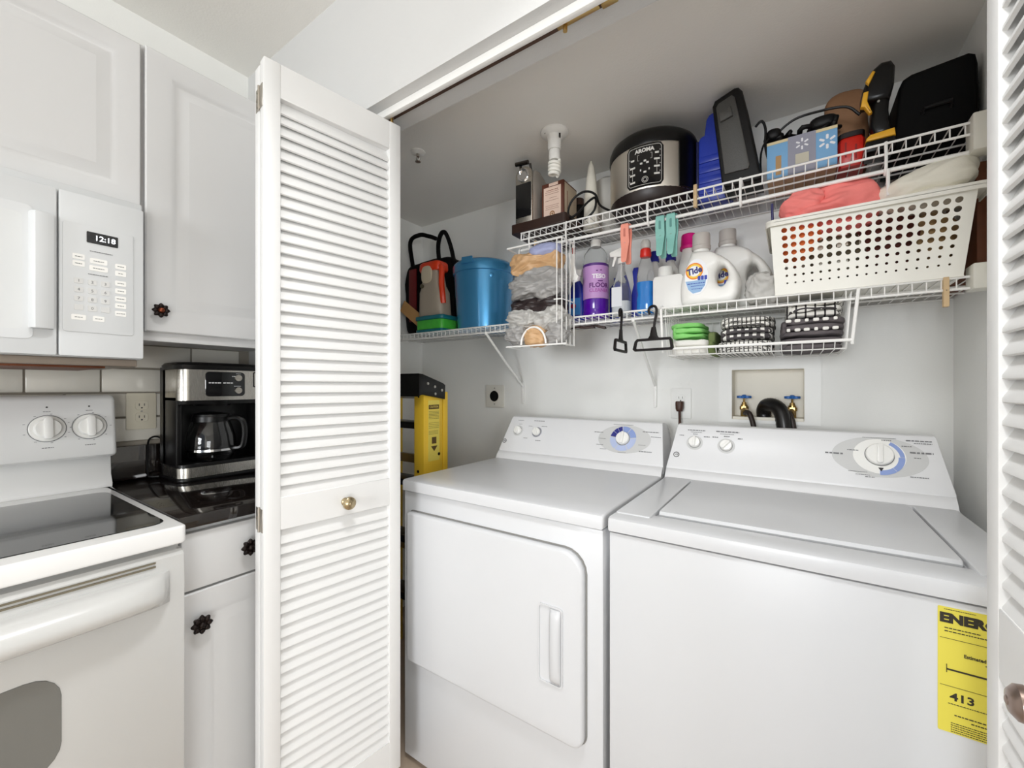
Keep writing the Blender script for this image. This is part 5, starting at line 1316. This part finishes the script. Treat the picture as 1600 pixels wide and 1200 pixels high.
# ------------------------------------------------------------------ hangers on the lower shelf
def hanger(label, x, y, rz, s=1.0):
    t = thing('clothes_hanger', label, 'hanger', (x, y, DL), rz, 'small black hangers on the lower shelf')
    m = mat('hanger_black', (16, 8, 7), .45, spec=.25)
    b = B().tube([(-.012, 0, -.018), (-.016, 0, -.004), (-.010, 0, .006), (.0, 0, .0085), (.008, 0, .003), (.010, 0, -.012), (.006, 0, -.034), (.002, 0, -.060), (.0, 0, -.085)], .0042, 8, smooth=5); b.build('hook', m, t, local=True)
    b = B().prism([(-.006, -.060), (.007, -.060), (.012, -.088), (.020, -.100), (-.020, -.100), (-.012, -.088)], -.004, .004, 'y', bev=.0015); b.build('shoulder', m, t, local=True)
    ou = [(-.054, -.096), (.054, -.096), (.060, -.104), (.064, -.130), (.058, -.137), (-.062, -.137), (-.069, -.130), (-.062, -.104)]
    inn = [(-.052, -.104), (.050, -.104), (.052, -.107), (.055, -.127), (.052, -.129), (-.054, -.129), (-.059, -.127), (-.055, -.107)]
    B().ring(ou, inn, -.004, .004, 'y').build('bar', m, t, local=True)
    return t
hanger('black hanger seen nearly edge on beside the shelf brace', -.486, 1.377, radians(92))
hanger('black hanger hanging flat from the shelf beside the towel basket', -.378, 1.380, radians(-4))

# ------------------------------------------------------------------ under-shelf basket and towels
t = thing('under_shelf_basket', 'white wire basket slung under the lower shelf holding towels', 'basket', (-.11, 1.50, 1.310))
hx0, hx1, hz = -.350, .126, 1.313
for x, tx in ((hx0, hx0 - .006), (hx1, hx1 + .012)):
    B().tube([(tx, 1.62, DL + .005), (tx, 1.40, DL + .005), (tx, 1.386, DL - .004), (x, 1.383, hz + .022), (x, 1.388, hz + .010)], .0042, 8).build('hook_arm', WIRE, t)
B().tube([(hx0, 1.384, hz + .020), (hx1, 1.384, hz + .020)], .0042, 8).build('front_rod', WIRE, t)
B().tube([(hx0 + .01, 1.405, hz), (hx1 - .01, 1.405, hz)], .0018, 6).build('floor_rod', WIRE, t)
B().tube([(hx0, 1.655, DL - .02), (hx1, 1.655, DL - .02)], .003, 6).build('rear_rod', WIRE, t)
B().tube([(hx0 + .01, 1.645, hz), (hx1 - .01, 1.645, hz)], .0028, 6).build('floor_rod', WIRE, t)
b = B(); x = hx0 + .012
while x < hx1:
    b.tube([(x, 1.384, hz + .020), (x, 1.404, hz - .002), (x, 1.646, hz - .002), (x, 1.655, DL - .02)], .0014, 5); x += .0238
for x in (hx0, hx1):
    for k in range(9):
        y = 1.41 + .028 * k; b.tube([(x, y, DL - .004), (x + (.01 if x < 0 else -.01), y, hz)], .0014, 5)
stuff(b.build('basket_wires', WIRE, t))
FZ = hz + .001
WC = mat('towel_white', (238, 236, 230), .9, bump=.4, bscale=300); GC = mat('towel_green', (140, 214, 120), .85, bump=.4, bscale=300, var=.06)
CH1 = grid_mat('towel_check', (96, 94, 92), (240, 238, 232), 78, .25, 1.01, 'max'); CH2 = grid_mat('towel_block', (78, 74, 76), (238, 236, 230), 50, .0, .5, 'gingham')
CH1 = grid_mat('towel_check', (88, 86, 84), (240, 238, 232), 85, .3, 1.01, 'gingham')
GRY = mat('towel_grey', (98, 92, 94), .9, bump=.4, bscale=300, var=.06); WG = grid_mat('towel_window', (240, 238, 232), (66, 62, 64), 46, .0, .2, 'max')
TG = 'folded towels in the wire basket'
folded('folded_towel', 'white folded towel at the left end of the wire basket', 'towel', -.338, -.222, 1.42, 1.62, FZ, FZ + .050, WC, 2, 2, group=TG)
folded('folded_towel', 'lime green folded cloth on top of the white towel', 'towel', -.336, -.235, 1.425, 1.60, FZ + .054, FZ + .104, GC, 3, 5, .005, group=TG)
o = folded('folded_cloth', 'olive green cloth stuffed beside the checked towels', 'towel', -.230, -.205, 1.44, 1.60, FZ, FZ + .072, mat('cloth_olive', (106, 120, 74), .9), 2, 8, group=TG)
folded('folded_towel', 'fine checked grey and white towel at the bottom of its stack', 'towel', -.198, -.048, 1.41, 1.62, FZ, FZ + .036, CH1, 2, 11, group=TG)
folded('folded_towel', 'block checked dark grey and white towel in the middle of its stack', 'towel', -.192, -.050, 1.415, 1.62, FZ + .039, FZ + .074, CH2, 2, 13, group=TG)
folded('folded_towel', 'fine checked grey and white towel on top of its stack', 'towel', -.190, -.046, 1.42, 1.62, FZ + .077, FZ + .108, CH1, 2, 15, group=TG)
folded('folded_towel', 'plain dark grey towel at the bottom of the right stack', 'towel', -.034, .112, 1.41, 1.62, FZ, FZ + .034, GRY, 2, 17, group=TG)
tw = folded('folded_towel', 'grey towel with rows of white squares in the right stack', 'towel', -.034, .114, 1.41, 1.62, FZ + .037, FZ + .088, GRY, 3, 19, .004, group=TG)
W[tw.name] = Matrix.Translation(tw.location)
b = B()
for r, z in enumerate((FZ + .056, FZ + .082)):
    for k in range(6): b.sq((-.012 + .021 * k, 1.4095 + (.002 if r else 0), z), (.007 if (k + r) % 3 else .0045, .004, .0045), 4, 3)
stuff(b.build('white_squares', WC, tw))
folded('folded_towel', 'white towel with thin dark grid at the top of the right stack', 'towel', -.020, .112, 1.42, 1.62, FZ + .092, FZ + .138, WG, 3, 23, .005, group=TG)
DKW = mat('tongs_brown', (52, 32, 26), .5)
b = B().prism([(-.690, 1.432), (-.668, 1.436), (-.600, 1.431), (-.596, 1.424), (-.640, 1.424), (-.668, 1.430), (-.690, 1.428)], 1.41, 1.424, 'y', bev=.002)
b.prism([(-.655, 1.437), (-.600, 1.439), (-.566, 1.431), (-.562, 1.422), (-.572, 1.421), (-.602, 1.432), (-.655, 1.433)], 1.43, 1.446, 'y', bev=.002).cyl((-.652, 1.408, 1.433), (-.652, 1.448, 1.436), .004, n=10)
plain('wooden_tongs', 'dark brown tongs tucked under the lower shelf behind the hangers', 'tongs', b, DKW)
